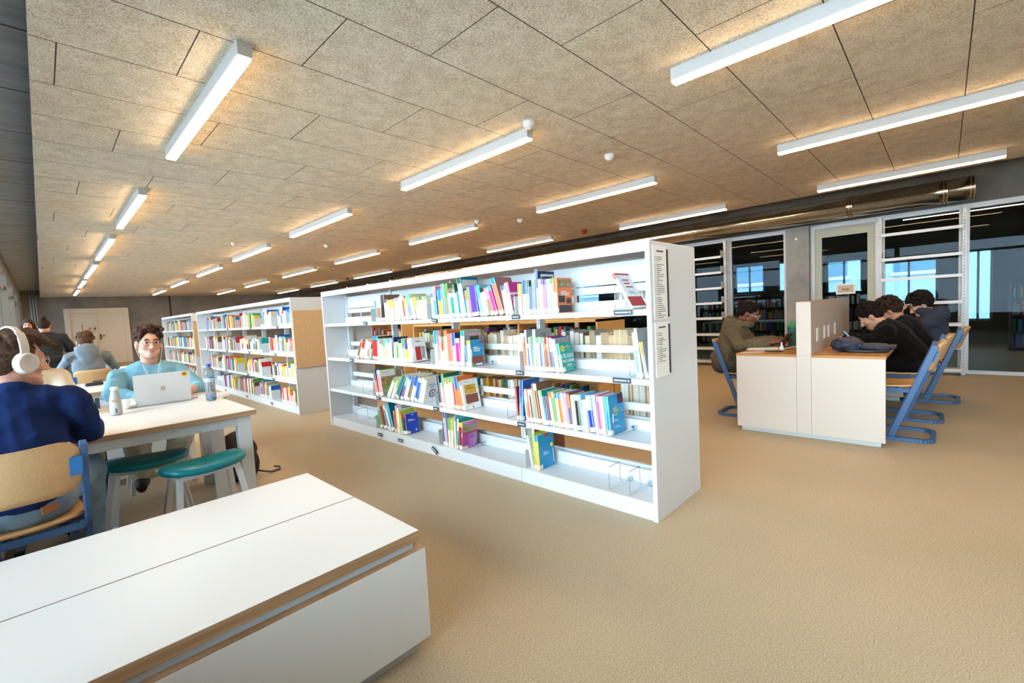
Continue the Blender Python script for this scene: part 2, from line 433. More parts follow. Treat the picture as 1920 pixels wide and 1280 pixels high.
m_.box((RB, y_, 0), (RB+.2, YF, 3.0))
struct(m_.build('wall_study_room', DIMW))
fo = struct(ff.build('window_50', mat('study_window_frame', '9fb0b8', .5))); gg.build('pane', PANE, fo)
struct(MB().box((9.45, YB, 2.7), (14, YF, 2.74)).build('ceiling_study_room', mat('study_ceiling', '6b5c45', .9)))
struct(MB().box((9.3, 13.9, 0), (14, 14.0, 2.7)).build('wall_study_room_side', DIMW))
# buildings outside
fb = MB().box((24, -14, -3), (30, 24, 9), 0)
for i in range(12):
    for j in range(3):
        y = -12+i*3.0
        fb.box((23.97, y, -4.2+j*3.1), (24.05, y+1.5, -2.4+j*3.1), 1)
        fb.box((23.9, y-.1, -4.35+j*3.1), (24.05, y+1.6, -4.22+j*3.1), 2)
fb = fb.build('facade_across_street', [FACADE, GLASSD, WHITE]); tag(fb, 'pale building across the street seen through the study room windows', 'building')
fb = MB().box((-16, 16, -6), (-9, 70, 10), 0)
for i in range(16):
    for j in range(4):
        fb.box((-9.05, 17+i*3.2, -4+j*3), (-8.96, 18.6+i*3.2, -2.2+j*3), 1)
fb = fb.build('facade_beside_windows', [mat('facade_blue', '7f97a3', .9, noise=(1.5, .25)), GLASSD]); tag(fb, 'blue grey building outside the left windows', 'building')
struct(MB().box((-60, -60, -3.3), (60, 90, -3)).build('ground', mat('street', 'b4b6b8', .9)))

# ------------------------------------------------------------------ ceiling lights and fittings
ROWS = {
 'row beside the windows': [(.87, 2.686, 4.66), (.86, 6.07, 8.14), (.87, 9.14, 11.76), (.90, 12.68, 15.69), (.92, 16.5, 18.9), (.94, 20.0, 22.4)],
 'second row from the windows': [(2.97, -.75, 1.279), (2.93, 2.488, 4.368), (2.99, 5.758, 7.784), (3.04, 9.036, 11.206), (3.10, 12.495, 14.8), (3.14, 16.3, 18.6), (3.2, 20.2, 22.6)],
 'third row from the windows': [(5.22, -.8, 1.203), (5.15, 2.467, 4.287), (5.15, 5.646, 7.573), (5.215, 8.912, 10.958), (5.29, 12.352, 14.687), (5.35, 16.2, 18.6), (5.4, 20.2, 22.6)],
 'row beside the duct': [(7.56, -.483, 1.269), (7.60, 2.488, 4.357), (7.41, 5.829, 7.76), (7.47, 8.87, 10.958), (7.6, 12.309, 14.641), (7.7, 16.2, 18.5), (7.75, 20.0, 22.3)],
}
for row, L in ROWS.items():
    for k, (x, y0, y1) in enumerate(L):
        o = thing('ceiling_light', 'slim white linear ceiling light, %s from the camera in the %s' % ('nearest' if k == 0 else ORD[k+1], row), 'ceiling light', (x, y0, 2.75), 0, 'linear ceiling lights')
        hb = MB(); l = y1-y0
        hb.box((-.035, 0, -.075), (-.031, l, 0)).box((.031, 0, -.075), (.035, l, 0)).box((-.031, 0, -.012), (.031, l, 0)).box((-.035, -.003, -.078), (.035, 0, 0)).box((-.035, l, -.078), (.035, l+.003, 0))
        hb.build('housing', LAMPW, o)
        MB().box((-.0305, .001, -.088), (.0305, l-.001, -.05)).build('diffuser', GLOW, o)
for k, (x, y, lab) in enumerate([(2.826, 2.40, 'white ceiling sensor nearest the camera, above the near end of a light'), (4.049, 2.413, 'white ceiling smoke detector between the second and third light rows'), (5.027, 5.468, 'white ceiling sensor close to the end of a light in the third row'), (5.58, 5.037, 'flat white ceiling detector to the right of the third light row'), (4.013, 8.774, 'small white ceiling detector far back above the front bookcase'), (2.53, 9.225, 'small white ceiling sensor far back left of the second light row')]):
    s = MB().lathe([(0.0, -.055), (.025, -.054), (.03, -.04), (.048, -.035), (.052, 0), (0, 0)], (0, 0, 0), 20).build('smoke_detector', PAPER, loc=(x, y, 2.75)); tag(s, lab, 'smoke detector', 'ceiling detectors')
for x, y, lab in ((7.44, 5.06, 'small red alarm sounder on the ceiling edge, nearer of two'), (7.6, 15.2, 'small red alarm sounder on the ceiling edge, farther of two')):
    s = MB().lathe([(0, -.07), (.03, -.07), (.045, -.05), (.05, -.02), (.04, 0), (0, 0)], (0, 0, 0), 16).build('alarm_sounder', REDP, loc=(x, y, 2.75)); tag(s, lab, 'alarm')
# ventilation duct
dct = thing('ventilation_duct', 'round galvanised ventilation duct with joint rings running along the glass wall', 'duct', (8.72, 0, 2.565))
R_ = .155; ya, yb = -.29, 22.0
MB().tube([(0, ya, 0), (0, yb, 0)], R_, 40).build('duct_body', DUCTM, dct)
rg = []
for y in [ya+.01, -.02, 1.02, 2.5, 3.35, 4.55, 6.1, 7.6, 9.2, 10.8, 12.4, 14, 15.6, 17.2]:
    for q in (0, .035):
        MB().tube([(0, y+q-.008, 0), (0, y+q+.008, 0)], R_+.006, 40).build('joint_ring', DUCTM, dct)
pf = MB(); y = ya+.1
while y < 9:
    for j, ang in enumerate((148, 168, 190)):
        a = math.radians(ang); cx, cz = math.cos(a)*(R_+.001), math.sin(a)*(R_+.001)
        yy = y+.05*(j % 2)
        tx, tz = -math.sin(a), math.cos(a)
        pf.add([(cx+tx*.006*math.cos(q*math.pi/3), yy+.006*math.sin(q*math.pi/3), cz+tz*.006*math.cos(q*math.pi/3)) for q in range(6)], [tuple(range(6))], 0)
    y += .1
pf.build('perforation', BLACK, dct)

# ------------------------------------------------------------------ low cabinets with plywood edges
def ply_cabinet(name, label, cat, x0, x1, y0, y1, h, seam=None):
    o = thing(name, label, cat, ((x0+x1)/2, (y0+y1)/2, 0))
    cx, cy = (x0+x1)/2, (y0+y1)/2
    X0, X1, Y0, Y1 = x0-cx, x1-cx, y0-cy, y1-cy
    tops = [(Y0, Y1)] if seam is None else [(Y0, seam-cy-.004), (seam-cy+.004, Y1)]
    for a, b in tops:
        t = MB().box((X0, a, h-.038), (X1, b, h-.0012)).build('top', PLY, o)
        MB().box((X0, a, h-.0012), (X1, b, h)).build('laminate', WHITE2, t)
    MB().box((X0+.012, Y0+.012, h-.085), (X1-.02, Y1-.02, h-.038)).build('recess', mat('recess_grey', 'c3ccd2', .5), o)
    b = MB().box((X0-.012, Y0-.018, .052), (X1+.012, Y1+.018, h-.0665)).build('carcass', WHITE2, o, bevel=.0015)
    MB().box((X0-.011, Y0-.017, h-.0665), (X1+.011, Y1+.017, h-.064)).build('panel_edge', PLY, b)
    MB().box((X0+.02, Y0+.02, 0), (X1-.03, Y1-.02, .052)).build('plinth', PLINTH, o)
    return o
ply_cabinet('storage_bench', 'low white bench cabinet with plywood edged top in the left foreground', 'bench', -.40, .905, 1.405, 2.42, .46, 1.905)
ply_cabinet('storage_counter', 'white plywood edged counter behind the student with the laptop', 'counter', -.40, .86, 4.87, 5.85, .79)

# ------------------------------------------------------------------ white tables
def table(label, x0, x1, y0, y1, h=.735, legs=True, cat='table'):
    cx, cy = (x0+x1)/2, (y0+y1)/2
    o = thing('study_table', label, cat, (cx, cy, 0))
    X0, X1, Y0, Y1 = x0-cx, x1-cx, y0-cy, y1-cy
    t = MB().box((X0, Y0, h-.03), (X1, Y1, h-.001)).build('tabletop', PLY, o, bevel=.0015)
    MB().box((X0+.001, Y0+.001, h-.001), (X1-.001, Y1-.001, h)).build('laminate', WHITE2, t)
    L = .065
    f = MB().box((X0+.03, Y0+.03, h-.085), (X1-.03, Y0+.06, h-.03)).box((X0+.03, Y1-.06, h-.085), (X1-.03, Y1-.03, h-.03)).box((X1-.06, Y0+.06, h-.085), (X1-.03, Y1-.06, h-.03)).box((X0+.03, Y0+.06, h-.085), (X0+.06, Y1-.06, h-.03))
    f.build('apron', GREYW, o)
    for sx_ in (X0+.03, X1-.03-L):
        for sy_ in (Y0+.03, Y1-.03-L):
            MB().box((sx_-.003, sy_-.003, 0), (sx_+L+.003, sy_+L+.003, h-.031)).build('leg', STEEL_W, o, bevel=.003)
    return o
table('white study table with plywood edge in front of the teal stools', -.35, .875, 3.06, 3.835)
table('white study table holding the open laptop, pushed against the front table', -.35, .905, 3.84, 4.36)
table('white study table in front of the student in the grey hoodie', -.3, 1.0, 8.35, 9.1)

# ------------------------------------------------------------------ chairs
def make_chair(wood):
    o = empty('school_chair')
    f = MB()
    for s in (-1, 1):
        f.bar((s*.205, .02, .03), (s*.2, -.255, .80), .022, .045, 0, up=(0, 1, 0))
    for s in (-1, 1):
        u = MB(); u.bar((s*.205, .02, .03), (s*.2, -.255, .80), .045, .024, 0, up=(1, 0, 0)); u.build('upright', BLUEF, o, bevel=.004)
    b = MB()
    pts = [(.205, .22, .016), (.205, -.16, .016)]
    for k in range(1, 7):
        a = math.pi/2*k/6; pts.append((.125+.08*math.cos(a), -.16-.08*math.sin(a), .016))
    pts2 = pts+[(-x, y, z) for x, y, z in reversed(pts)]
    for p, q in zip(pts2, pts2[1:]): b.bar(p, (q[0]+(q[0]-p[0])*.02, q[1]+(q[1]-p[1])*.02, q[2]), .034, .028, 0)
    ba = b.build('base_runner', BLUEF, o)
    for s in (-1, 1): MB().box((s*.205-.02, .205, .0), (s*.205+.02, .245, .034)).build('foot_cap', RUBBER, ba, bevel=.003)
    sf = MB()
    for s in (-1, 1): sf.bar((s*.185, -.15, .425), (s*.185, .20, .425), .024, .035, 0)
    sf.bar((-.185, .0, .42), (.185, .0, .42), .024, .03, 0).bar((-.185, -.14, .42), (.185, -.14, .42), .024, .03, 0)
    sf.build('seat_frame', BLUEF, o)
    # seat: rounded, dished board
    nx, ny = 10, 10; vs = []; fs = []
    for lay in (0, 1):
        for i in range(nx+1):
            for j in range(ny+1):
                u = i/nx*2-1; v = j/ny*2-1
                x = u*math.sqrt(1-v*v*.18)*.205; y = .045+v*math.sqrt(1-u*u*.18)*.205
                z = .452+.014*abs(u)**2.5+(.012*max(0, -v)**2)-.02*max(0, v-.5)**2
                vs.append((x, y, z-(.014 if lay else 0)))
    n1 = (nx+1)*(ny+1)
    idx = lambda l, i, j: l*n1+i*(ny+1)+j
    for i in range(nx):
        for j in range(ny):
            fs.append((idx(0,i,j), idx(0,i+1,j), idx(0,i+1,j+1), idx(0,i,j+1)))
            fs.append((idx(1,i,j), idx(1,i,j+1), idx(1,i+1,j+1), idx(1,i+1,j)))
    for i in range(nx):
        fs.append((idx(0,i,0), idx(1,i,0), idx(1,i+1,0), idx(0,i+1,0))); fs.append((idx(0,i,ny), idx(0,i+1,ny), idx(1,i+1,ny), idx(1,i,ny)))
    for j in range(ny):
        fs.append((idx(0,0,j), idx(0,0,j+1), idx(1,0,j+1), idx(1,0,j))); fs.append((idx(0,nx,j), idx(1,nx,j), idx(1,nx,j+1), idx(0,nx,j+1)))
    MB().add(vs, fs, 0, True).build('seat', BEECHH, o)
    # backrest: curved board between the uprights
    vs = []; fs = []; nx, nz = 12, 8
    for lay in (0, 1):
        for i in range(nx+1):
            for j in range(nz+1):
                u = i/nx*2-1; v = j/nz
                zz = v*2-1
                x = u*.19; z = .705+zz*.115*math.sqrt(max(0, 1-abs(u)**6*.75))+.012*u*u*zz
                y = -.222-(z-.695)*.355-.050*(1-u*u)-(.014 if lay else 0)
                vs.append((x, y, z))
    n1 = (nx+1)*(nz+1); idx = lambda l, i, j: l*n1+i*(nz+1)+j
    for i in range(nx):
        for j in range(nz):
            fs.append((idx(0,i,j), idx(0,i,j+1), idx(0,i+1,j+1), idx(0,i+1,j))); fs.append((idx(1,i,j), idx(1,i+1,j), idx(1,i+1,j+1), idx(1,i,j+1)))
    for i in range(nx):
        fs.append((idx(0,i,0), idx(0,i+1,0), idx(1,i+1,0), idx(1,i,0))); fs.append((idx(0,i,nz), idx(1,i,nz), idx(1,i+1,nz), idx(0,i+1,nz)))
    for j in range(nz):
        fs.append((idx(0,0,j), idx(1,0,j), idx(1,0,j+1), idx(0,0,j+1))); fs.append((idx(0,nx,j), idx(0,nx,j+1), idx(1,nx,j+1), idx(1,nx,j)))
    br = MB().add(vs, fs, 0, True).build('backrest', BEECH, o)
    for s in (-1, 1): MB().bar((s*.170, -.238, .665), (s*.170, -.268, .750), .012, .046, 0, up=(1, 0, 0)).build('bracket', mat('blue_bracket', '2f7cc4', .4), br, bevel=.005)
    return o
chair0 = make_chair(BEECH)
def chair(x, y, rz, label, first=[True]):
    o = chair0 if first[0] else copy_tree(chair0)
    first[0] = False
    o.location = (x, y, 0); o.rotation_euler = (0, 0, math.radians(rz)); tag(o, label, 'chair', 'blue framed school chairs')
    return o
chair(-.135, 2.86, 4, 'blue framed wooden chair under the man in the navy sweater')
chair(.02, 4.02, 178, 'empty blue framed wooden chair tucked under the far side of the front table')
chair(.40, 7.75, 0, 'blue framed wooden chair under the student in the grey hoodie')
chair(5.08, .30, 0, 'empty blue framed chair with orange wooden seat at the near end of the desk')
chair(5.86, .25, 0, 'blue framed wooden chair under the man in the black hoodie')
chair(6.91, .12, 0, 'blue framed wooden chair under the man in the dark navy hooded jacket')
chair(5.25, 1.55, 180, 'blue framed wooden chair under the woman in the olive fleece')

# ------------------------------------------------------------------ stools
def make_stool():
    o = empty('teal_stool')
    poly = []
    for k in range(40):
        a = 2*math.pi*k/40; c, s = math.cos(a), math.sin(a)
        x = .21*math.copysign(abs(c)**.8, c); y = .15*math.copysign(abs(s)**.85, s)
        if y > 0: y *= .62
        poly.append((x, y-.0))
    vs = []; rings = [(.86, .0), (.97, .006), (1.0, .02), (.97, .036), (.88, .044), (.6, .046), (.25, .045)]
    n = len(poly)
    for sc, z in rings: vs += [(x*sc, y*sc, .475+z+.012*(abs(x)/.21)**2) for x, y in poly]
    fs = [tuple(range(n-1, -1, -1))]
    for r in range(len(rings)-1): fs += [(r*n+k, r*n+(k+1) % n, (r+1)*n+(k+1) % n, (r+1)*n+k) for k in range(n)]
    fs.append(tuple((len(rings)-1)*n+k for k in range(n)))
    st = MB().add(vs, fs, 0, True).build('seat', TEALV, o)
    sup = MB().box((-.15, -.085, .452), (.15, -.055, .475)).box((-.13, .035, .452), (.13, .06, .475)).box((-.15, -.055, .452), (-.12, .04, .475)).box((.12, -.055, .452), (.15, .04, .475)).build('seat_support', STEEL_W, o)
    for sx_, sy_ in ((-1, -1), (1, -1), (1, 1), (-1, 1)):
        t = (sx_*.14, -.07 if sy_ < 0 else .048, .465); b = (sx_*.2, -.15 if sy_ < 0 else .12, 0)
        MB().bar(t, b, .028, .028).build('leg', STEEL_W, o, bevel=.003)
    MB().bar((-.185, -.13, .11), (-.185, .10, .11), .016, .016).build('stretcher', STEEL_W, o)
    MB().bar((.185, -.13, .11), (.185, .10, .11), .016, .016).build('stretcher', STEEL_W, o)
    MB().bar((-.185, -.015, .11), (.185, -.015, .11), .016, .016).build('stretcher', STEEL_W, o)
    return o
st0 = make_stool(); st0.location = (.36, 3.37, 0); st0.rotation_euler = (0, 0, math.radians(-14)); tag(st0, 'teal padded stool with white legs, nearer to the man in navy', 'stool', 'teal stools')
st1 = copy_tree(st0); st1.location = (.565, 2.98, 0); st1.rotation_euler = (0, 0, math.radians(8)); tag(st1, 'teal padded stool with white legs, nearer to the table corner', 'stool', 'teal stools')
st2 = copy_tree(st0); st2.location = (.58, 4.60, 0); st2.rotation_euler = (0, 0, math.radians(180)); tag(st2, 'teal stool with white legs under the student at the laptop', 'stool', 'teal stools')

# ------------------------------------------------------------------ double desk with divider on the right
dk = thing('study_desk', 'white double study desk with wooden top and tall divider on the right', 'desk', (5.65, .875, 0))
DX0, DX1, DY0, DY1 = -1.09, 1.07, -.545, .555
MB().box((DX0, DY0, .04), (DX0+.025, -.05, .722)).box((DX0, .062, .04), (DX0+.025, DY1, .722)).box((DX0, -.048, .04), (DX0+.025, .06, .735)).build('end_panel', DESKP, dk)
MB().box((DX1-.025, DY0, .04), (DX1, DY1, .722)).build('end_panel', DESKP, dk)
MB().box((DX0+.03, DY0+.03, 0), (DX0+.06, DY1-.03, .042)).build('plinth', PLINTH, dk); MB().box((DX1-.06, DY0+.03, 0), (DX1-.03, DY1-.03, .042)).build('plinth', PLINTH, dk)
for a, b in ((DY0-.005, -.05), (.062, DY1+.005)):
    MB().box((DX0-.003, a, .715), (DX1+.003, b, .737)).build('desktop', DESKW, dk, bevel=.002)
dv = MB().box((DX0, -.048, .735), (DX1, .06, 1.195)).build('divider', DESKP, dk, bevel=.002)
MB().box((DX0+.03, -.02, .04), (DX1-.03, .03, .72)).build('spine_panel', DESKP, dk)
MB().box((DX0-.001, -.049, 1.195), (DX1, .061, 1.2)).build('divider_edge', DESKW, dv)
MB().box((DX0+.002, -.0505, .737), (DX1-.002, -.048, 1.193)).build('divider_face', mat('divider_grey', 'b5a899', .5), dv)
for k, x in enumerate((-.83, -.50, -.28, .08)):
    MB().box((x-.035, -.056, .835), (x+.035, -.0505, .955)).box((x-.022, -.0575, .85), (x+.022, -.0555, .885)).box((x-.022, -.0575, .90), (x+.022, -.0555, .94)).build('power_socket', mat('socket_plastic', 'd6d0c6', .5), dv, bevel=.003)

# ------------------------------------------------------------------ steel bookcases
XF, XB = 2.35, 2.95            # front and rear faces of the row of bookcases
TZ = [1.222, .822, .447, .102]  # top of each shelf board
TIERN = ['top shelf', 'second shelf', 'third shelf', 'bottom shelf']
def bookcase(name, label, y0, y1, nb):
    o = thing(name, label, 'bookcase', ((XF+XB)/2, (y0+y1)/2, 0))
    cx, cy = (XF+XB)/2, (y0+y1)/2
    F_, B_ = XF-cx, XB-cx
    Y0, Y1 = y0-cy, y1-cy
    for a in (Y0, Y1-.028):
        MB().box((F_-.012, a, 0), (B_+.012, a+.028, 1.60)).build('end_panel', STEEL_W, o, bevel=.002)
    xs = [Y0+.028+(Y1-Y0-.056)*k/nb for k in range(nb+1)]
    for k in range(nb+1):
        yc = min(max(xs[k], Y0+.045), Y1-.045)
        u = MB().box((-.03, yc-.016, 0), (.03, yc+.016, 1.56), 0)
        for z in np.arange(.12, 1.52, .03):
            u.box((-.0306, yc-.004, z), (-.0298, yc+.004, z+.016), 1)
        u.build('upright', [STEEL_W, mat('slot_dark', '777c80', .6)], o)
    # canopy
    MB().box((F_-.01, Y0+.028, 1.545), (F_+.008, Y1-.028, 1.60)).box((B_-.008, Y0+.028, 1.545), (B_+.01, Y1-.028, 1.60)).box((F_+.008, Y0+.028, 1.582), (B_-.008, Y1-.028, 1.60)).build('canopy', STEEL_W, o)
    for k in range(nb):
        a, b = xs[k]+.002, xs[k+1]-.002
        MB().box((-.012, a, 1.395), (.012, b, 1.535)).build('upper_rail', STEEL_W, o)
        for i, z in enumerate(TZ):
            for s in (-1, 1):
                e = F_ if s < 0 else B_
                if i < 3:
                    m = MB().box((e, a, z-.022), (s*.045, b, z), 0).box((e, a, z-.034), (e-s*.012, b, z-.022), 0).box((s*.045, a, z), (s*.037, b, z+.065), 0)
                    for yy in (a, b-.003): m.box((s*.05, yy, z), (s*.2, yy+.003, z+.10))
                else:
                    m = MB().box((e, a, .0), (e-s*.012, b, z), 0).box((e-s*.012, a, z-.02), (s*.045, b, z), 0).box((s*.045, a, z), (s*.037, b, z+.09), 0)
                m.build('shelf_board', STEEL_W, o)
            if i < 3: MB().box((-.01, a, z+.115), (.01, b, z+.165)).build('cross_rail', STEEL_W, o)
    return o
BC1 = (1.17, 5.37); BC2 = (6.34, 11.65); BC3 = (12.1, 15.7)
bookcase('steel_bookcase', 'long white double sided steel bookcase in the middle foreground', *BC1, 4)
bookcase('steel_bookcase', 'white steel bookcase full of books behind the front bookcase', *BC2, 5)
bookcase('steel_bookcase', 'farthest white steel bookcase beside the seated student\'s head', *BC3, 3)
for y, lab in ((BC2[0], 'wooden board mounted on the end of the middle bookcase'), (BC3[0], 'wooden board mounted on the end of the farthest bookcase')):
    tag(MB().box((XF-.01, y-.034, .64), (XF+.47, y-.013, 1.42)).build('end_board', OAK, bevel=.002), lab, 'board')
MB_ = MB
# notice holders on the end of the front bookcase
y = BC1[0]-.0015
for k, (z0, z1, n) in enumerate(((1.16, 1.575, 30), (.83, 1.145, 14))):
    s = MB().box((XF+.02, y-.003, z0), (XF+.205, y, z1), 0).box((XF+.185, y-.008, z0+.01), (XF+.198, y-.003, z1-.015), 1)
    random.seed(3+k); z = z1-.035
    s.box((XF+.065, y-.0036, z), (XF+.15, y-.0031, z+.009), 2); z -= .03
    for q in range(n):
        if random.random() < .18: z -= .008
        s.box((XF+.04, y-.0036, z), (XF+.05, y-.0031, z+.0035), 2).box((XF+.06, y-.0036, z), (XF+.06+random.uniform(.03, .10), y-.0031, z+.0035), 2)
        z -= .0112
    s = s.build('index_holder', [PAPER, BLACK, mat('print_ink', '55524e', .7)])
    tag(s, ('upper printed subject list on the near end of the front bookcase', 'lower printed subject list on the near end of the front bookcase')[k], 'notice')
# shelf labels
def shelf_label(y, z, label, tilt=0, wd=.075, x=XF):
    s = MB().box((-.004, -wd/2, -.016), (0, wd/2, .016), 0).box((-.0048, -wd/2+.01, -.004), (-.004, -wd/2+.018, .004), 1).box((-.0048, -wd/2+.026, -.003), (-.004, wd/2-.012, .003), 1)
    M = Matrix.Rotation(math.radians(180), 4, 'X')
    s = s.build('shelf_label', [DKLAB, INK]); s.location = (x-.0125, y, z); s.rotation_euler = (math.radians(tilt), 0, 0)
    tag(s, label, 'shelf label', 'dark shelf labels')
cl = {0: [(4.36, 0, 'left'), (3.16, 8, 'middle'), (2.20, 0, 'right')], 1: [(4.72, 0, 'left'), (2.19, 0, 'right')], 2: [(4.20, 0, 'left'), (3.22, 0, 'middle'), (2.20, 0, 'right')], 3: [(4.22, 0, 'left'), (3.84, 0, 'middle')]}
for i, L in cl.items():
    for y, tl, nm in L:
        shelf_label(y, TZ[i]-.012 if i < 3 else .052, 'small dark label on the %s edge of the front bookcase, %s one' % (TIERN[i], nm), tl)
shelf_label(3.28, .052, 'tilted dark label on the bottom shelf edge of the front bookcase', 32, .085)
shelf_label(1.345, TZ[0]-.012, 'wide dark label below the red and white book on the front bookcase', 0, .12)
shelf_label(1.37, TZ[1]-.012, 'wide dark label on the second shelf near the front bookcase end panel', 0, .12)
for i in range(4):
    for k, y in enumerate((6.9, 8.1, 9.4, 10.8)):
        shelf_label(y+.17*i, TZ[i]-.012 if i < 3 else .05, 'small dark label on the %s of the middle bookcase, %s from its near end' % (TIERN[i], ORD[k+1]), 0, .07)

# ------------------------------------------------------------------ books
CN = {'teal': '0a9a8f', 'dteal': '0b6f78', 'white': 'eeece6', 'cream': 'e9dfc4', 'beige': 'd9c7a2', 'gray': '9a9a98', 'dgray': '4a4a4c', 'black': '2a282c', 'brown': '7d5a44', 'pbrown': 'a9776a', 'red': 'c62a2e', 'crim': 'a3123f', 'maroon': '77263c', 'orange': 'e8742a', 'salmon': 'ef7a66', 'pink': 'e895ab', 'mag': 'cf2f93', 'lilac': 'c67fc4', 'purple': '5d3f9e', 'lav': 'b9aee0', 'navy': '20305f', 'blue': '1f5fb0', 'rblue': '1440b8', 'lblue': '7dc3ea', 'cyan': '35b6dd', 'bgray': '8598a8', 'green': '4aa24a', 'pgreen': 'a9d5b8', 'lime': 'a9c23c', 'dgreen': '1f6b4f', 'yellow': 'e8c040', 'peach': 'eec2a0', 'speck': '8a9a72', 'tblue': '0f8fbf'}
CWORD = dict(teal='teal', dteal='dark teal', white='white', cream='cream', beige='beige', gray='grey', dgray='dark grey', black='black', brown='brown', pbrown='pinkish brown', red='red', crim='crimson', maroon='maroon', orange='orange', salmon='salmon', pink='pink', mag='magenta', lilac='lilac', purple='purple', lav='lavender', navy='navy', blue='blue', rblue='royal blue', lblue='pale blue', cyan='cyan', bgray='blue grey', green='green', pgreen='pale green', lime='lime green', dgreen='dark green', yellow='yellow', peach='peach', speck='speckled olive', tblue='deep cyan')
def cm(n): return mat('cover_'+n, CN[n], .32, noise=(25, .10))
SPL = mat('spine_label', 'efe9da', .6)
def book_mesh(t, h, d, sp, ac, cv, detail=True, pages=None):
    """spine at x=0 facing -x, thickness along +y, front cover at y=0"""
    c = min(.002, t*.12)
    mats = [cm(sp), pages or PAGES, SPL, cm(ac) if ac else cm(sp), cm(cv) if cv else cm(sp)]
    b = MB()
    r = min(.006, t*.3)
    prof = [(r, 0), (0, r), (0, t-r), (r, t)]
    cuts = [0, .004, .034, h*.60, h*.84, h] if detail else [0, .034, h]
    if detail: mi = [0, 2, 0, 3 if (len(sp)+int(t*1e4)) % 3 == 0 else 0, 3]
    else: mi = [2, 0]
    vs = []; fs = []; ms = []
    for z in cuts: vs += [(x, y, z) for x, y in prof]
    for k in range(len(cuts)-1):
        for q in range(3): fs.append((k*4+q, k*4+4+q, k*4+5+q, k*4+1+q)); ms.append(mi[k])
    o = len(b.v); b.v += vs; b.f += [tuple(i+o for i in f) for f in fs]; b.m += ms; b.sm += [False]*len(fs)
    # inside of spine, covers, page block
    b.box((r, 0, 0), (d, c, h), 4); b.box((r, t-c, 0), (d, t, h), 0)
    if detail: b.box((r*.5, -.0003, .004), (.022, 0, .034), 2)
    b.box((.001, c, .003), (d-.003, t-c, h-.003), 1)
    return b.mesh('book', mats)
def place_book(y1, t, h, lean, z, sp, ac, cv, label, group, x=XF+.022, d=None, flip=False, detail=True, name='book', pages=None):
    """y1 = left edge of the spine seen from the front (larger y)"""
    d = d or min(.72*h, .185)
    o = bpy.data.objects.new(name, book_mesh(t, h, d, sp, ac, cv, detail, pages)); COL.objects.link(o)
    up = t*math.sin(abs(lean)) if False else 0
    if flip:
        o.matrix_world = Matrix.Translation((x, y1-t, z+.0005)) @ Matrix.Translation((0, t, 0)) @ Matrix.Rotation(math.pi, 4, 'Z')
    else:
        # lean > 0: top towards +y (left seen from the front), pivot on the edge that stays on the board
        piv = t if lean >= 0 else 0
        o.matrix_world = Matrix.Translation((x, y1-t+piv, z+.0005)) @ Matrix.Rotation(-lean, 4, 'X') @ Matrix.Translation((0, -piv, 0))
    if label: tag(o, label, 'book', group)
    return o
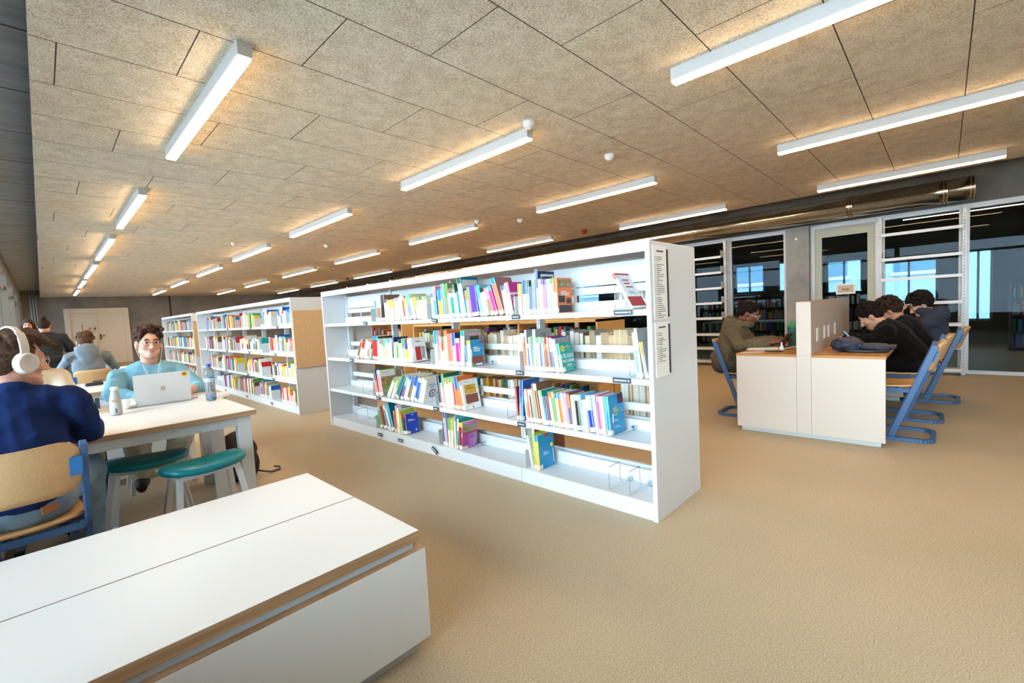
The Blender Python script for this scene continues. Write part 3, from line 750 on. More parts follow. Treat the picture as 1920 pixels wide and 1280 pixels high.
BK = [
(0,'left',4.2160,0.0307,0.214,0.013,'teal','',''),
(0,'left',4.1830,0.0804,0.228,-0.054,'pbrown','white',''),
(0,'left',4.0849,0.0661,0.262,0.024,'black','dgray','brown'),
(0,'left',4.0107,0.0618,0.213,0.061,'cream','brown','brown'),
(0,'left',3.9382,0.0235,0.204,0.094,'cream','',''),
(0,'left',3.9078,0.0607,0.204,0.091,'cream','yellow',''),
(0,'left',3.8376,0.0861,0.216,0.077,'cream','gray',''),
(0,'left',3.7254,0.0440,0.231,0.108,'white','',''),
(0,'left',3.6780,0.0299,0.221,0.124,'red','white',''),
(0,'left',3.6411,0.0379,0.206,0.161,'cream','yellow',''),
(0,'left',3.5897,0.0547,0.233,0.218,'bgray','lblue',''),
(0,'left',3.5271,0.0444,0.237,0.247,'cream','green','beige'),
(0,'left',3.4692,0.0316,0.211,0.266,'cream','yellow',''),
(0,'left',3.4339,0.0318,0.206,0.183,'cream','green',''),
(0,'left',3.3950,0.0273,0.207,0.093,'cream','black',''),
(0,'left',3.3655,0.0233,0.206,0.050,'peach','yellow',''),
(0,'left',3.3404,0.0276,0.207,0.027,'white','cyan','cream'),
(0,'middle',3.2411,0.0267,0.222,0.053,'white','blue',''),
(0,'middle',3.2124,0.0392,0.279,0.027,'cyan','pink','pink'),
(0,'middle',3.1687,0.0309,0.236,0.048,'navy','blue',''),
(0,'middle',3.1332,0.0483,0.253,0.070,'yellow','tblue',''),
(0,'middle',3.0789,0.0388,0.296,0.041,'bgray','bgray',''),
(0,'middle',3.0372,0.0421,0.293,0.053,'speck','green','speck'),
(0,'middle',2.9883,0.0222,0.248,0.083,'cream','red',''),
(0,'middle',2.9627,0.0394,0.204,0.103,'teal','white',''),
(0,'middle',2.9186,0.0186,0.278,0.092,'pgreen','dgreen','dgreen'),
(0,'middle',2.8972,0.0254,0.205,0.108,'peach','',''),
(0,'middle',2.8684,0.0337,0.216,0.126,'tblue','',''),
(0,'middle',2.8305,0.0519,0.325,0.148,'white','dgreen','tblue'),
(0,'middle',2.7654,0.0259,0.218,0.105,'lblue','orange',''),
(0,'middle',2.7361,0.0234,0.243,0.082,'salmon','green',''),
(0,'middle',2.7038,0.0776,0.246,0.111,'purple','purple','purple'),
(0,'middle',2.6120,0.0376,0.248,0.169,'lblue','cyan',''),
(0,'middle',2.5643,0.0551,0.221,0.213,'cream','black',''),
(0,'middle',2.4925,0.0357,0.219,0.285,'pbrown','pink',''),
(0,'middle',2.4487,0.0386,0.236,0.315,'mag','cyan',''),
(0,'middle',2.3927,0.0433,0.293,0.297,'salmon','tblue','pbrown'),
(0,'middle',2.3384,0.0327,0.224,0.182,'white','blue',''),
(0,'middle',2.2967,0.0409,0.241,0.186,'white','pink','mag'),
(0,'right',2.2019,0.0313,0.222,0.003,'cream','yellow',''),
(0,'right',2.1615,0.0326,0.241,-0.003,'white','blue',''),
(0,'right',2.1234,0.0201,0.239,-0.022,'pgreen','dgreen','dgreen'),
(0,'right',2.1008,0.0213,0.196,-0.013,'blue','',''),
(0,'right',2.0769,0.0333,0.238,-0.017,'bgray','gray',''),
(0,'right',2.0377,0.0180,0.295,-0.013,'lav','blue','navy'),
(0,'right',2.0169,0.0219,0.239,-0.005,'beige','cream',''),
(0,'right',1.9920,0.0150,0.237,-0.005,'white','navy',''),
(0,'right',1.9749,0.0309,0.234,-0.010,'lilac','purple',''),
(0,'right',1.9393,0.0339,0.232,0.012,'pgreen','',''),
(0,'right',1.9015,0.0169,0.235,0.032,'white','green',''),
(0,'right',1.8819,0.0326,0.235,0.002,'peach','orange','orange'),
(1,'left',4.6750,0.0392,0.246,-0.577,'brown','gray',''),
(1,'left',4.6183,0.0625,0.200,-0.537,'cream','red',''),
(1,'left',4.5295,0.0637,0.212,-0.464,'white','',''),
(1,'left',4.4521,0.0444,0.201,-0.435,'pbrown','white',''),
(1,'left',4.3954,0.0282,0.118,-0.373,'pgreen','',''),
(1,'left',4.3341,0.1016,0.245,-0.102,'red','tblue','black'),
(1,'left',4.2052,0.0461,0.224,0.005,'cream','cyan',''),
(1,'left',4.1545,0.0309,0.197,0.032,'cream','dteal',''),
(1,'left',4.1202,0.0192,0.175,0.054,'cream','green',''),
(1,'left',4.0964,0.0295,0.219,-0.031,'cream','cyan',''),
(1,'left',4.0616,0.0357,0.219,-0.061,'peach','cyan',''),
(1,'left',4.0211,0.0390,0.219,-0.064,'cream','teal',''),
(1,'left',3.9762,0.0275,0.222,-0.045,'white','',''),
(1,'left',3.9426,0.0272,0.236,-0.021,'navy','blue',''),
(1,'left',3.9094,0.0357,0.190,-0.078,'cream','yellow',''),
(1,'left',3.8679,0.0363,0.193,-0.044,'green','pgreen',''),
(1,'left',3.8251,0.0626,0.214,-0.007,'white','navy',''),
(1,'left',3.7558,0.0486,0.227,0.026,'pgreen','green','orange'),
(1,'left',3.6999,0.0567,0.204,0.066,'yellow','purple',''),
(1,'left',3.6324,0.0543,0.227,0.121,'white','white','white'),
(1,'middle',3.2332,0.0394,0.299,0.013,'white','tblue',''),
(1,'middle',3.1893,0.0262,0.299,-0.052,'pink','brown','pbrown'),
(1,'middle',3.1588,0.0217,0.242,-0.031,'white','green',''),
(1,'middle',3.1347,0.0319,0.207,-0.017,'white','red',''),
(1,'middle',3.0981,0.0369,0.297,0.008,'peach','orange','orange'),
(1,'middle',3.0547,0.0602,0.269,0.035,'salmon','salmon',''),
(1,'middle',2.9876,0.0388,0.276,0.034,'white','blue','navy'),
(1,'middle',2.9431,0.0497,0.230,0.005,'mag','white',''),
(1,'middle',2.8869,0.0473,0.296,-0.060,'white','teal','gray'),
(1,'middle',2.8225,0.0162,0.176,0.040,'tblue','',''),
(1,'middle',2.7998,0.0416,0.211,0.035,'white','yellow','tblue'),
(1,'right',2.1749,0.0167,0.243,0.065,'orange','white',''),
(1,'right',2.1563,0.0180,0.291,0.037,'lav','lav','gray'),
(1,'right',2.1354,0.0164,0.194,0.054,'rblue','white',''),
(1,'right',2.1171,0.0136,0.240,0.052,'white','',''),
(1,'right',2.1020,0.0130,0.250,0.036,'teal','green',''),
(1,'right',2.0866,0.0239,0.294,0.002,'white','white','gray'),
(1,'right',2.0579,0.0096,0.239,0.024,'pgreen','green',''),
(1,'right',2.0461,0.0245,0.241,0.012,'white','green',''),
(1,'right',2.0169,0.0103,0.241,0.034,'purple','white',''),
(1,'right',2.0049,0.0213,0.240,0.041,'lblue','teal',''),
(1,'right',1.9801,0.0162,0.240,0.057,'red','orange',''),
(1,'right',1.9611,0.0122,0.194,0.075,'dgray','orange',''),
(1,'right',1.9461,0.0169,0.240,0.083,'salmon','pink','red'),
(1,'right',1.9265,0.0218,0.235,0.097,'blue','white',''),
(1,'right',1.8980,0.0156,0.228,0.129,'white','',''),
(1,'right',1.8788,0.0213,0.227,0.143,'white','white','gray'),
(1,'right',1.8531,0.0240,0.199,0.165,'pgreen','teal','teal'),
(1,'end',1.2926,0.0151,0.269,0.095,'lblue','white',''),
(1,'end',1.2736,0.0177,0.290,0.103,'cream','cream','gray'),
(1,'end',1.2442,0.0127,0.213,0.159,'white','yellow','brown'),
(1,'end',1.2283,0.0078,0.215,0.151,'gray','yellow','gray'),
(2,'left',4.3118,0.0276,0.199,0.226,'pink','',''),
(2,'left',4.2802,0.0333,0.269,0.221,'orange','navy','navy'),
(2,'left',4.2393,0.0643,0.269,0.154,'pink','pgreen','lime'),
(2,'left',4.0936,0.0456,0.238,-0.651,'white','green',''),
(2,'left',4.0205,0.0201,0.221,-0.599,'white','yellow',''),
(2,'left',3.9916,0.0238,0.225,-0.629,'cream','green',''),
(2,'left',3.9403,0.0536,0.280,-0.611,'dteal','dgreen',''),
(2,'left',3.8495,0.0327,0.263,-0.536,'purple','lblue',''),
(2,'left',3.8004,0.0495,0.268,-0.496,'white','blue',''),
(2,'left',3.7355,0.0373,0.262,-0.477,'brown','blue',''),
(2,'left',3.6845,0.0511,0.271,-0.472,'white','blue',''),
(2,'left',3.6113,0.0471,0.247,-0.415,'blue','white',''),
(2,'left',3.5511,0.0239,0.256,-0.383,'white','',''),
(2,'left',3.5184,0.0452,0.230,-0.355,'white','','white'),
(2,'middle',3.2206,0.0306,0.270,0.096,'black','navy','navy'),
(2,'middle',3.1845,0.0183,0.212,0.103,'white','lblue',''),
(2,'middle',3.1617,0.0287,0.294,0.053,'pink','green','dgreen'),
(2,'middle',3.1278,0.0311,0.261,0.068,'white','green',''),
(2,'middle',3.0884,0.0293,0.251,0.073,'cream','orange',''),
(2,'middle',3.0488,0.0390,0.268,0.070,'white','green',''),
(2,'middle',3.0011,0.0277,0.270,0.104,'red','green',''),
(2,'middle',2.9684,0.0405,0.277,0.125,'orange','blue','orange'),
(2,'middle',2.9124,0.0247,0.242,0.160,'orange','teal',''),
(2,'middle',2.8821,0.0132,0.254,0.184,'white','red','white'),
(2,'right',2.2752,0.0175,0.248,0.045,'crim','maroon','crim'),
(2,'right',2.2532,0.0340,0.300,-0.062,'tblue','blue','blue'),
(2,'right',2.1882,0.0168,0.217,0.083,'white','purple',''),
(2,'right',2.1679,0.0195,0.240,0.099,'orange','cream',''),
(2,'right',2.1453,0.0104,0.238,0.094,'white','',''),
(2,'right',2.1325,0.0220,0.236,0.106,'maroon','white',''),
(2,'right',2.1072,0.0144,0.243,0.122,'lblue','',''),
(2,'right',2.0897,0.0170,0.283,0.137,'orange','brown','brown'),
(2,'right',2.0698,0.0254,0.284,0.137,'brown','white','brown'),
(2,'right',2.0383,0.0175,0.238,0.128,'white','',''),
(2,'right',2.0159,0.0191,0.240,0.140,'pgreen','green','teal'),
(2,'right',1.9928,0.0212,0.209,0.095,'blue','navy',''),
(2,'right',1.9680,0.0218,0.210,0.113,'maroon','',''),
(2,'right',1.9374,0.0176,0.239,0.154,'cream','red',''),
(2,'right',1.9156,0.0174,0.237,0.139,'green','yellow',''),
(2,'right',1.8939,0.0248,0.236,0.124,'white','blue',''),
(2,'right',1.8657,0.0274,0.232,0.125,'orange','tblue',''),
(2,'right',1.8333,0.0168,0.240,0.135,'white','',''),
(2,'right',1.8129,0.0195,0.241,0.117,'lilac','pink',''),
(2,'right',1.7892,0.0176,0.239,0.116,'navy','orange','brown'),
(2,'right',1.7653,0.0255,0.232,0.076,'white','pgreen',''),
(2,'right',1.7353,0.0306,0.237,0.079,'black','cream','tblue'),
(2,'right',1.6989,0.0211,0.240,0.104,'lblue','lblue','lblue'),
(2,'right',1.6727,0.0278,0.211,0.087,'cream','white',''),
(2,'right',1.6374,0.0346,0.241,0.122,'rblue','white',''),
(2,'right',1.5979,0.0143,0.249,0.122,'gray','lblue','gray'),
(2,'right',1.5812,0.0117,0.250,0.100,'white','',''),
(2,'right',1.5658,0.0211,0.245,0.064,'mag','lilac',''),
(2,'right',1.5408,0.0247,0.242,0.080,'white','',''),
(2,'right',1.5050,0.0277,0.247,0.075,'tblue','cyan','tblue'),
(3,'left',4.2741,0.0444,0.222,0.256,'green','pgreen',''),
(3,'left',4.2036,0.0636,0.236,0.257,'crim','maroon',''),
(3,'left',4.1272,0.0364,0.254,0.302,'teal','white',''),
(3,'left',4.0831,0.0230,0.268,0.327,'white','teal',''),
(3,'left',4.0526,0.0417,0.291,0.320,'tblue','tblue','dteal'),
(3,'left',3.9855,0.0229,0.218,0.081,'red','orange',''),
(3,'left',3.9579,0.0218,0.272,0.043,'yellow','lblue',''),
(3,'left',3.9305,0.0297,0.303,0.030,'white','mag','white'),
(3,'left',3.8697,0.0246,0.230,0.122,'lime','orange','lime'),
(3,'left',3.8383,0.0607,0.198,0.095,'navy','red','rblue'),
(3,'middle',3.2037,0.0285,0.199,0.023,'dgray','',''),
(3,'middle',3.1678,0.0385,0.298,0.050,'lav','blue','gray'),
(3,'middle',3.1204,0.0304,0.252,0.007,'cream','green',''),
(3,'middle',3.0833,0.0319,0.256,-0.061,'cream','lime',''),
(3,'middle',3.0372,0.0194,0.288,-0.039,'white','green','lblue'),
(3,'middle',3.0141,0.0186,0.265,-0.108,'teal','white','teal'),
(3,'middle',2.9827,0.0445,0.232,-0.056,'crim','yellow','lilac'),
(3,'right',2.1632,0.0198,0.288,0.173,'white','black',''),
(3,'right',2.1380,0.0175,0.314,0.017,'lime','white','lime'),
(3,'right',2.1146,0.0322,0.249,0.042,'yellow','tblue','tblue')]
TCOUNT = {}
faces = {}
for (tier, cl_, y1, t, h, lean, sp, ac, cv) in BK:
    key = (tier, cl_); TCOUNT[key] = TCOUNT.get(key, 0)+1
    lab = '%s book, %s from left in the %s cluster, %s, front bookcase' % (CWORD[sp], ORD[TCOUNT[key]], {'end': 'right end'}.get(cl_, cl_), TIERN[tier])
    rr = random.Random(int(y1*1e4)+tier)
    o = place_book(y1, t, h, lean, TZ[tier], sp, ac, cv, lab, 'books on the front bookcase', x=XF+.02+rr.uniform(0, .012))
    faces[(tier, cl_, TCOUNT[key])] = (o, t, h, min(.72*h, .185))
# printed front covers: marks on the cover face (y = 0 side, seen from the near end)
INKW = mat('cover_ink_white', 'f4f1e8', .6); INKD = mat('cover_ink_dark', '3b3b40', .6); INKR = mat('cover_ink_red', 'c0343a', .6); INKY = mat('cover_ink_yellow', 'e8c84a', .6); INKN = mat('cover_ink_navy', '26326b', .6)
PHOTO = mat('cover_photo', '9a7d52', .5, noise=(45, .7)); PHOTOG = mat('cover_photo_green', '7d9440', .5, noise=(45, .5)); PHOTOP = mat('cover_photo_people', '8a4a3c', .5, noise=(120, .8))
def on_cover(key, rects, extra=None, name='cover_print'):
    o, t, h, d = faces[key]
    b = MB(); ml = []
    for (u0, u1, v0, v1, m) in rects:
        if m not in ml: ml.append(m)
        b.box((u0*d, -.0008, v0*h), (u1*d, -.0001, v1*h), ml.index(m))
    return b.build(name, ml, o)
def cover_text(key, body, u, v, size, m, align='CENTER'):
    o, t, h, d = faces[key]
    M = Matrix.Translation((u*d, -.0008, v*h)) @ Matrix.Rotation(math.pi/2, 4, 'X')
    return text('cover_title', body, size, m, o, M, align)
def lines(u0, v, n, m, w=.5, dv=.06, th=.022, seed=1):
    r = random.Random(seed)
    return [(u0, u0+w*r.uniform(.55, 1), v-i*dv, v-i*dv+th, m) for i in range(n)]
# the teal book reads L'ECOLE INCLUSIVE
kt = (1, 'right', 17)
cover_text(kt, "L'\u00c9COLE", .52, .53, .036, INKW); cover_text(kt, "INCLUSIVE", .54, .36, .027, INKW)
o_, t_, h_, d_ = faces[kt]
fl = MB()
for k in range(6):
    a = k*math.pi/3; fl.box((.25*d_+.014*math.cos(a)-.007, -.0009, .80*h_+.014*math.sin(a)-.007), (.25*d_+.014*math.cos(a)+.007, -.0001, .80*h_+.014*math.sin(a)+.007), 0)
fl.build('cover_emblem', [INKY], o_)
on_cover(kt, lines(.5, .86, 2, INKY, .4, .05, .02)+[(.4, .75, .22, .245, INKW), (.3, .8, .17, .19, INKY), (.03, .22, .02, .16, SPL), (.86, .93, .05, .11, INKD)])
on_cover((0, 'right', 12), [(.05, .95, .72, .95, PHOTO), (.1, .5, .3, .5, INKD), (.62, .9, .26, .42, INKD), (.1, .95, .02, .22, INKD)]+lines(.25, .6, 3, INKW, .6, .05, .022))
on_cover((1, 'left', 20), [(.25, .62, .05, .62, INKR), (.66, .9, .1, .6, mat('cover_mark_grey', 'a9a59c', .7, noise=(90, .6)))]+lines(.3, .82, 1, INKD, .6, .05, .03)+lines(.2, .92, 1, INKR, .7, .05, .015))
on_cover((1, 'middle', 11), [(.1, .95, .1, .38, PHOTOP), (.72, .97, .86, .95, INKR), (.1, .35, .02, .09, mat('cover_green', '3f9a55', .5)), (.8, .97, .02, .09, INKR), (.35, .8, .03, .09, INKW)]+lines(.25, .70, 3, INKW, .5, .07, .035))
on_cover((1, 'middle', 9), [(.05, .98, .86, .90, mat('cover_pink', 'd0407a', .5)), (.35, .9, .66, .82, INKD)])
on_cover((2, 'left', 3), [(.05, .95, .38, .72, PHOTO), (.05, .95, .2, .38, PHOTOG), (.05, .95, .03, .2, mat('cover_photo_grey', '8f8f86', .5, noise=(70, .6))), (.05, .95, .72, .96, PAPER)]+lines(.1, .86, 1, INKR, .9, .05, .035)+lines(.15, .79, 1, INKR, .7, .05, .015))
kw = (2, 'left', 14); o_, t_, h_, d_ = faces[kw]
wb = MB(); cxy = (.55*d_, -.0012, .40*h_); rr = .036
wb.tube([(cxy[0]+rr*math.cos(a*math.pi/12), cxy[1], cxy[2]+rr*math.sin(a*math.pi/12)) for a in range(24)], .0035, 5, closed=True)
for k in range(8):
    a = k*math.pi/4; wb.bar((cxy[0]+.008*math.cos(a), cxy[1], cxy[2]+.008*math.sin(a)), (cxy[0]+(rr+.014)*math.cos(a), cxy[1], cxy[2]+(rr+.014)*math.sin(a)), .0015, .0025)
wb.ball(cxy, (.007, .001, .007), 8)
wb.build('cover_emblem', [INKN], o_)
on_cover(kw, lines(.2, .80, 2, mat('cover_ink_blue', '4a9cc9', .6), .7, .05, .022)+lines(.3, .68, 1, INKD, .5)+[(.75, .97, .93, .985, INKR)])
on_cover((2, 'middle', 10), [(.15, .85, .52, .82, mat('cover_ochre', 'd9aa3c', .5)), (.15, .9, .2, .5, PHOTOP), (.2, .45, .15, .19, INKY), (.48, .54, .04, .10, INKR)]+lines(.3, .74, 2, INKD, .45, .07, .03)+lines(.2, .9, 1, INKD, .5, .05, .012))
on_cover((2, 'right', 30), [(.62, .98, .74, .995, mat('cover_plum', '4d2145', .5)), (.03, .2, .01, .12, SPL)]+lines(.3, .64, 4, INKY, .35, .055, .028)+lines(.3, .36, 2, INKW, .3, .03, .008)+lines(.3, .2, 2, INKW, .4, .04, .008))
on_cover((2, 'right', 2), [(.5, .8, .84, .86, INKW), (.55, .75, .88, .89, INKW)])
on_cover((3, 'left', 8), lines(.2, .86, 2, INKD, .7, .06, .03)+lines(.1, .7, 1, INKD, .5))
on_cover((3, 'left', 10), lines(.2, .68, 2, INKW, .6, .06, .03)+[(.72, .82, .1, .18, INKW), (.03, .3, .01, .12, SPL), (.5, .7, .9, .93, INKW)])
on_cover((3, 'middle', 7), [(.05, .95, .62, .9, mat('cover_taupe', 'a89a8c', .5)), (.05, .45, .7, .85, INKY), (.05, .95, .55, .62, INKR), (.03, .35, .01, .12, SPL), (.05, .45, .12, .55, mat('cover_pinkdeep', 'b8489a', .5))]+lines(.5, .48, 3, INKN, .4, .06, .018))
kb = (3, 'right', 3); o_, t_, h_, d_ = faces[kb]
em = MB(); em.lathe([(0, 0), (.018, 0), (.018, .0008), (0, .0008)], (0, 0, 0), 20, 0)
e1 = em.build('cover_emblem', [INKY], o_); e1.matrix_local = Matrix.Translation((.86*d_, -.0009, .62*h_)) @ Matrix.Rotation(math.pi/2, 4, 'X')
on_cover(kb, [(.45, .66, .90, .995, INKR), (.02, .22, .01, .14, SPL), (.9, .93, .1, .5, INKW)]+lines(.3, .47, 3, INKW, .35, .04, .012))
on_cover((3, 'right', 2), [(.05, .5, .86, .96, mat('cover_brick', '8a3a3a', .5)), (.75, .98, .88, .97, INKW)])
on_cover((0, 'middle', 12), [(.08, .95, .70, .93, mat('cover_inner', 'e4e0d8', .5)), (.15, .5, .62, .78, mat('cover_deepgreen', '23614a', .5)), (.1, .95, .02, .6, PAPER)])
on_cover((0, 'right', 6), [(.2, .95, .78, .93, PAPER), (.24, .9, .80, .88, INKN)])
on_cover((0, 'middle', 22), [(.02, .98, .60, .68, PAPER), (.02, .98, .1, .22, mat('cover_green', '3f9a55', .5))]+lines(.1, .5, 2, INKW, .6))
on_cover((1, 'right', 2), lines(.4, .9, 1, INKD, .4)); on_cover((1, 'right', 6), lines(.35, .88, 1, INKD, .5, .05, .016)+lines(.5, .82, 1, INKD, .2))
# red and white book leaning at the near end of the top shelf
o = place_book(1.372, .02, .245, .52, TZ[0], 'white', 'red', 'white', 'red and white book leaning on the top shelf end of the front bookcase', 'books on the front bookcase', d=.17)
o.location.y -= .06
faces['rw'] = (o, .02, .245, .17)
on_cover('rw', [(0, 1, .06, .32, INKR), (0, 1, .95, .995, INKR)]+lines(.3, .78, 3, INKR, .65, .10, .035, 4)+lines(.3, .45, 2, INKD, .6, .04, .012))

# books on the far side of the front bookcase: their page edges face us
PGV = [mat('pages_'+c, c, .85, noise=(200, .12), stretch=(1, 6, 1)) for c in ('d9cba8', 'c0a27c', 'e3dccb', 'a78a68', 'cfc6b4', 'b9b6b2', 'e6e2da')]
rear = random.Random(12)
def rear_run(tier, y0, y1, pal, hs, nm, tt=(.032, .055)):
    y = y1; k = 0
    while True:
        t = rear.uniform(*tt); 
        if y-t < y0: break
        k += 1; h = rear.uniform(*hs); c = rear.choice(pal)
        place_book(y, t, h, 0, TZ[tier], c, '', '', '%s book showing page edges, %s from left, rear of front bookcase, %s' % (CWORD[c], ORD[k], nm), 'books on the far side of the front bookcase', x=XB-.03, d=min(.7*h, .17), flip=True, detail=False, pages=rear.choice(PGV))
        y -= t+.001
rear_run(1, 1.24, 2.12, ['beige', 'brown', 'white', 'peach', 'cream', 'gray'], (.22, .27), 'second shelf near end')
rear_run(1, 2.26, 3.15, ['beige', 'brown', 'white', 'cream', 'red', 'peach', 'navy'], (.22, .27), 'second shelf middle')
rear_run(1, 3.7, 3.95, ['beige', 'teal', 'yellow', 'dgreen'], (.22, .27), 'second shelf left')
rear_run(0, 1.22, 1.62, ['white', 'navy', 'gray', 'tblue', 'cream'], (.22, .28), 'top shelf', (.028, .045))
rear_run(2, 1.22, 1.62, ['white'], (.26, .265), 'third shelf near end', (.022, .026))
rear_run(2, 2.35, 2.75, ['beige', 'brown', 'white'], (.2, .24), 'third shelf middle', (.025, .04))
rear_run(3, 2.25, 2.6, ['gray', 'brown', 'white'], (.24, .27), 'bottom shelf', (.025, .04))

# middle bookcase
mid = random.Random(77)
PAL = ['white']*7+['cream']*6+['beige', 'bgray', 'lav']+['red', 'red', 'crim', 'maroon', 'orange', 'salmon', 'blue', 'tblue', 'tblue', 'navy', 'lblue', 'teal', 'dgreen', 'green', 'purple', 'lilac', 'yellow', 'beige', 'pbrown', 'gray', 'lime', 'black', 'pink']
def run(tier, y_hi, y_lo, label_fn, group, tmin=.022, tmax=.05, hs=(.19, .27), x=XF+.022):
    y = y_hi; k = 0
    while True:
        t = mid.uniform(tmin, tmax)
        if y-t < y_lo: break
        k += 1; c = mid.choice(PAL); h = mid.choice([mid.uniform(*hs), mid.uniform(hs[0], .24)])
        cv = mid.choice(['', '', '', 'white', 'cream', 'tblue', 'red', 'gray', 'lime', 'blue'])
        ln = mid.choice([0, 0, .03, .06])
        place_book(y, t, h, ln, TZ[tier], c, mid.choice(['', 'white', 'yellow', 'red', 'blue']), cv, label_fn(c, k), group, x=x+mid.uniform(0, .02))
        y -= t/math.cos(ln)+.003+(.0 if ln else 0)
CLM = {0: [(11.05, 10.2), (9.95, 9.0), (8.75, 8.0), (7.75, 7.25), (7.0, 6.45)], 1: [(11.2, 10.3), (10.0, 9.1), (8.85, 7.75), (7.45, 6.45)], 2: [(11.1, 10.35), (10.1, 9.2), (8.55, 7.85), (7.4, 6.45)], 3: [(10.2, 9.4), (9.2, 8.3), (8.05, 7.5), (7.1, 6.5)]}
MIDFAR = []
CLN = ['far left', 'second', 'third', 'fourth', 'nearest']
for tier, L in CLM.items():
    for q, (a, b) in enumerate(L):
        nm = 'nearest' if q == len(L)-1 else CLN[q]
        if q < len(L)-2: MIDFAR.append((TZ[tier], b, a, .97)); continue
        run(tier, a, b, lambda c, k: '%s book, %s from left in the %s cluster, %s, middle bookcase' % (CWORD[c], ORD[k], nm, TIERN[tier]), 'books on the middle bookcase', .04, .085)
# farthest bookcase: too many and too small to count one by one
def stuff_books(name, label, runs, x, seed, flip=False, z_of=None):
    r = random.Random(seed); b = MB(); keys = ['red', 'white', 'cream', 'blue', 'tblue', 'purple', 'green', 'maroon', 'orange', 'yellow', 'gray', 'brown', 'beige']
    ml = [cm(k) for k in keys]+[PAGES]
    for z, ya, yb, dens in runs:
        y = ya
        while y < yb:
            t = r.uniform(.02, .05); h = r.uniform(.18, .26); d = r.uniform(.13, .18)
            if r.random() < dens:
                s = -1 if flip else 1
                b.box((x, y, z), (x+s*d, y+t*.95, z+h), r.randrange(len(keys)))
                b.box((x+s*.002, y+.002, z+h), (x+s*(d-.003), y+t*.95-.002, z+h+.0005), len(keys))
            y += t
    o = b.build(name, ml); tag(o, label, 'books', kind='stuff'); return o
stuff_books('middle_books', 'colourful books filling the far half of the middle bookcase', MIDFAR, XF+.03, 9)
stuff_books('far_books', 'mixed colourful books filling the farthest white bookcase', [(TZ[i], 12.2, 15.3, .95) for i in range(4)], XF+.02, 5)

# supports: white plates that end a cluster, and wire loops
def plate(y, z, label, x=XF+.01, h=.135, w_=.085):
    b = MB().box((x, y-.0012, z), (x+w_, y+.0012, z+h)).box((x, y+.0012, z), (x+w_, y+.05, z+.0012))
    tag(b.build('book_support_plate', GREYW), label, 'book support', 'grey sheet book supports')
for tier, y, nm in ((0, 4.265, 'left'), (0, 3.29, 'middle'), (0, 2.225, 'right'), (1, 4.37, 'left'), (1, 3.27, 'middle'), (1, 2.205, 'right'), (2, 4.34, 'left'), (2, 3.25, 'middle'), (2, 2.225, 'right'), (3, 4.32, 'left'), (3, 3.24, 'middle'), (3, 2.2, 'right')):
    plate(y, TZ[tier], 'grey sheet support left of the %s cluster, %s of front bookcase' % (nm, TIERN[tier]))
for tier, L in CLM.items():
    for q, (a, b) in enumerate(L):
        nm = 'nearest' if q == len(L)-1 else CLN[q]
        plate(b-.06, TZ[tier], 'white book support right of the %s cluster, %s of middle bookcase' % (nm, TIERN[tier]), h=.14, w_=.13)
def wire(y, z, label, x0=XF+.015, w_=.13, h=.15):
    r = .0022
    b = MB().tube([(x0+w_+.09, y-.02, z+.012), (x0+w_, y, z+.012), (x0+.004, y, z+.008), (x0, y, z+.014), (x0, y, z+h-.006), (x0+.006, y, z+h), (x0+w_-.006, y, z+h), (x0+w_, y, z+h-.006), (x0+w_, y, z+.03), (x0+w_+.03, y, z+.02)], r, 6)
    b.box((x0+w_+.075, y-.032, z+.0), (x0+w_+.105, y-.008, z+.03))
    tag(b.build('wire_book_support', CHROME), label, 'book support', 'wire book supports')
for tier, y, lab in ((3, 4.75, 'wire book support alone at the left end of the bottom shelf, front bookcase'), (3, 2.92, 'wire book support beside the pink covered book on the bottom shelf'), (3, 1.36, 'wire book support nearest the end panel on the empty bottom shelf'), (3, 1.50, 'wire book support second from the end panel on the bottom shelf'), (2, 1.455, 'wire book support beside the teal book ending the third shelf row'), (2, 4.56, 'wire book support left of the pink books on the third shelf'), (2, 2.36, 'wire book support in front of the crimson book on the third shelf'), (1, 3.55, 'wire book support beside the white covered book on the second shelf'), (1, 2.73, 'wire book support beside the blue covered guide on the second shelf'), (1, 1.33, 'wire book support left of the last books on the second shelf'), (1, 4.85, 'wire book support at the far left of the second shelf'), (0, 4.48, 'wire book support left of the first books on the top shelf'), (0, 2.235, 'wire book support at the end of the middle cluster on the top shelf'), (0, 1.41, 'wire book support beside the red and white book on the top shelf')):
    wire(y, TZ[tier], lab)

# wooden bookcase beyond, seen through the open shelves
WOODB = mat('pale_wood', 'e2bc7c', .5, noise=(14, .1), stretch=(9, .8, 9))
def wood_case(label, x0, x1, y0, y1, h, shelves, seed):
    o = thing('wooden_bookcase', label, 'bookcase', ((x0+x1)/2, (y0+y1)/2, 0))
    a, b = (x1-x0)/2, (y1-y0)/2
    for k in range(4):
        y = -b+(2*b-.025)*k/3; MB().box((-a, y, 0), (a, y+.025, h)).build('side_panel', WOODB, o)
    for z in shelves+[h-.03]: MB().box((-a, -b, z), (a, b, z+.028)).build('shelf_board', WOODB, o)
    MB().box((-.006, -b, 0), (.006, b, h*.42)).build('back_panel', WOODB, o)
    stuff_books('case_books', 'books on the '+label, [(z+.03, y0+.05, y1-.05, .55) for z in shelves], x0+.02, seed)
    return o
wood_case('pale wooden bookcase seen through the open front bookcase', 4.15, 4.72, 2.7, 6.2, 1.12, [.08, .42, .76], 8)
wood_case('tall pale wooden bookcase farther back behind the front bookcase', 4.2, 4.75, 6.6, 10.2, 1.56, [.08, .44, .80, 1.16], 18)
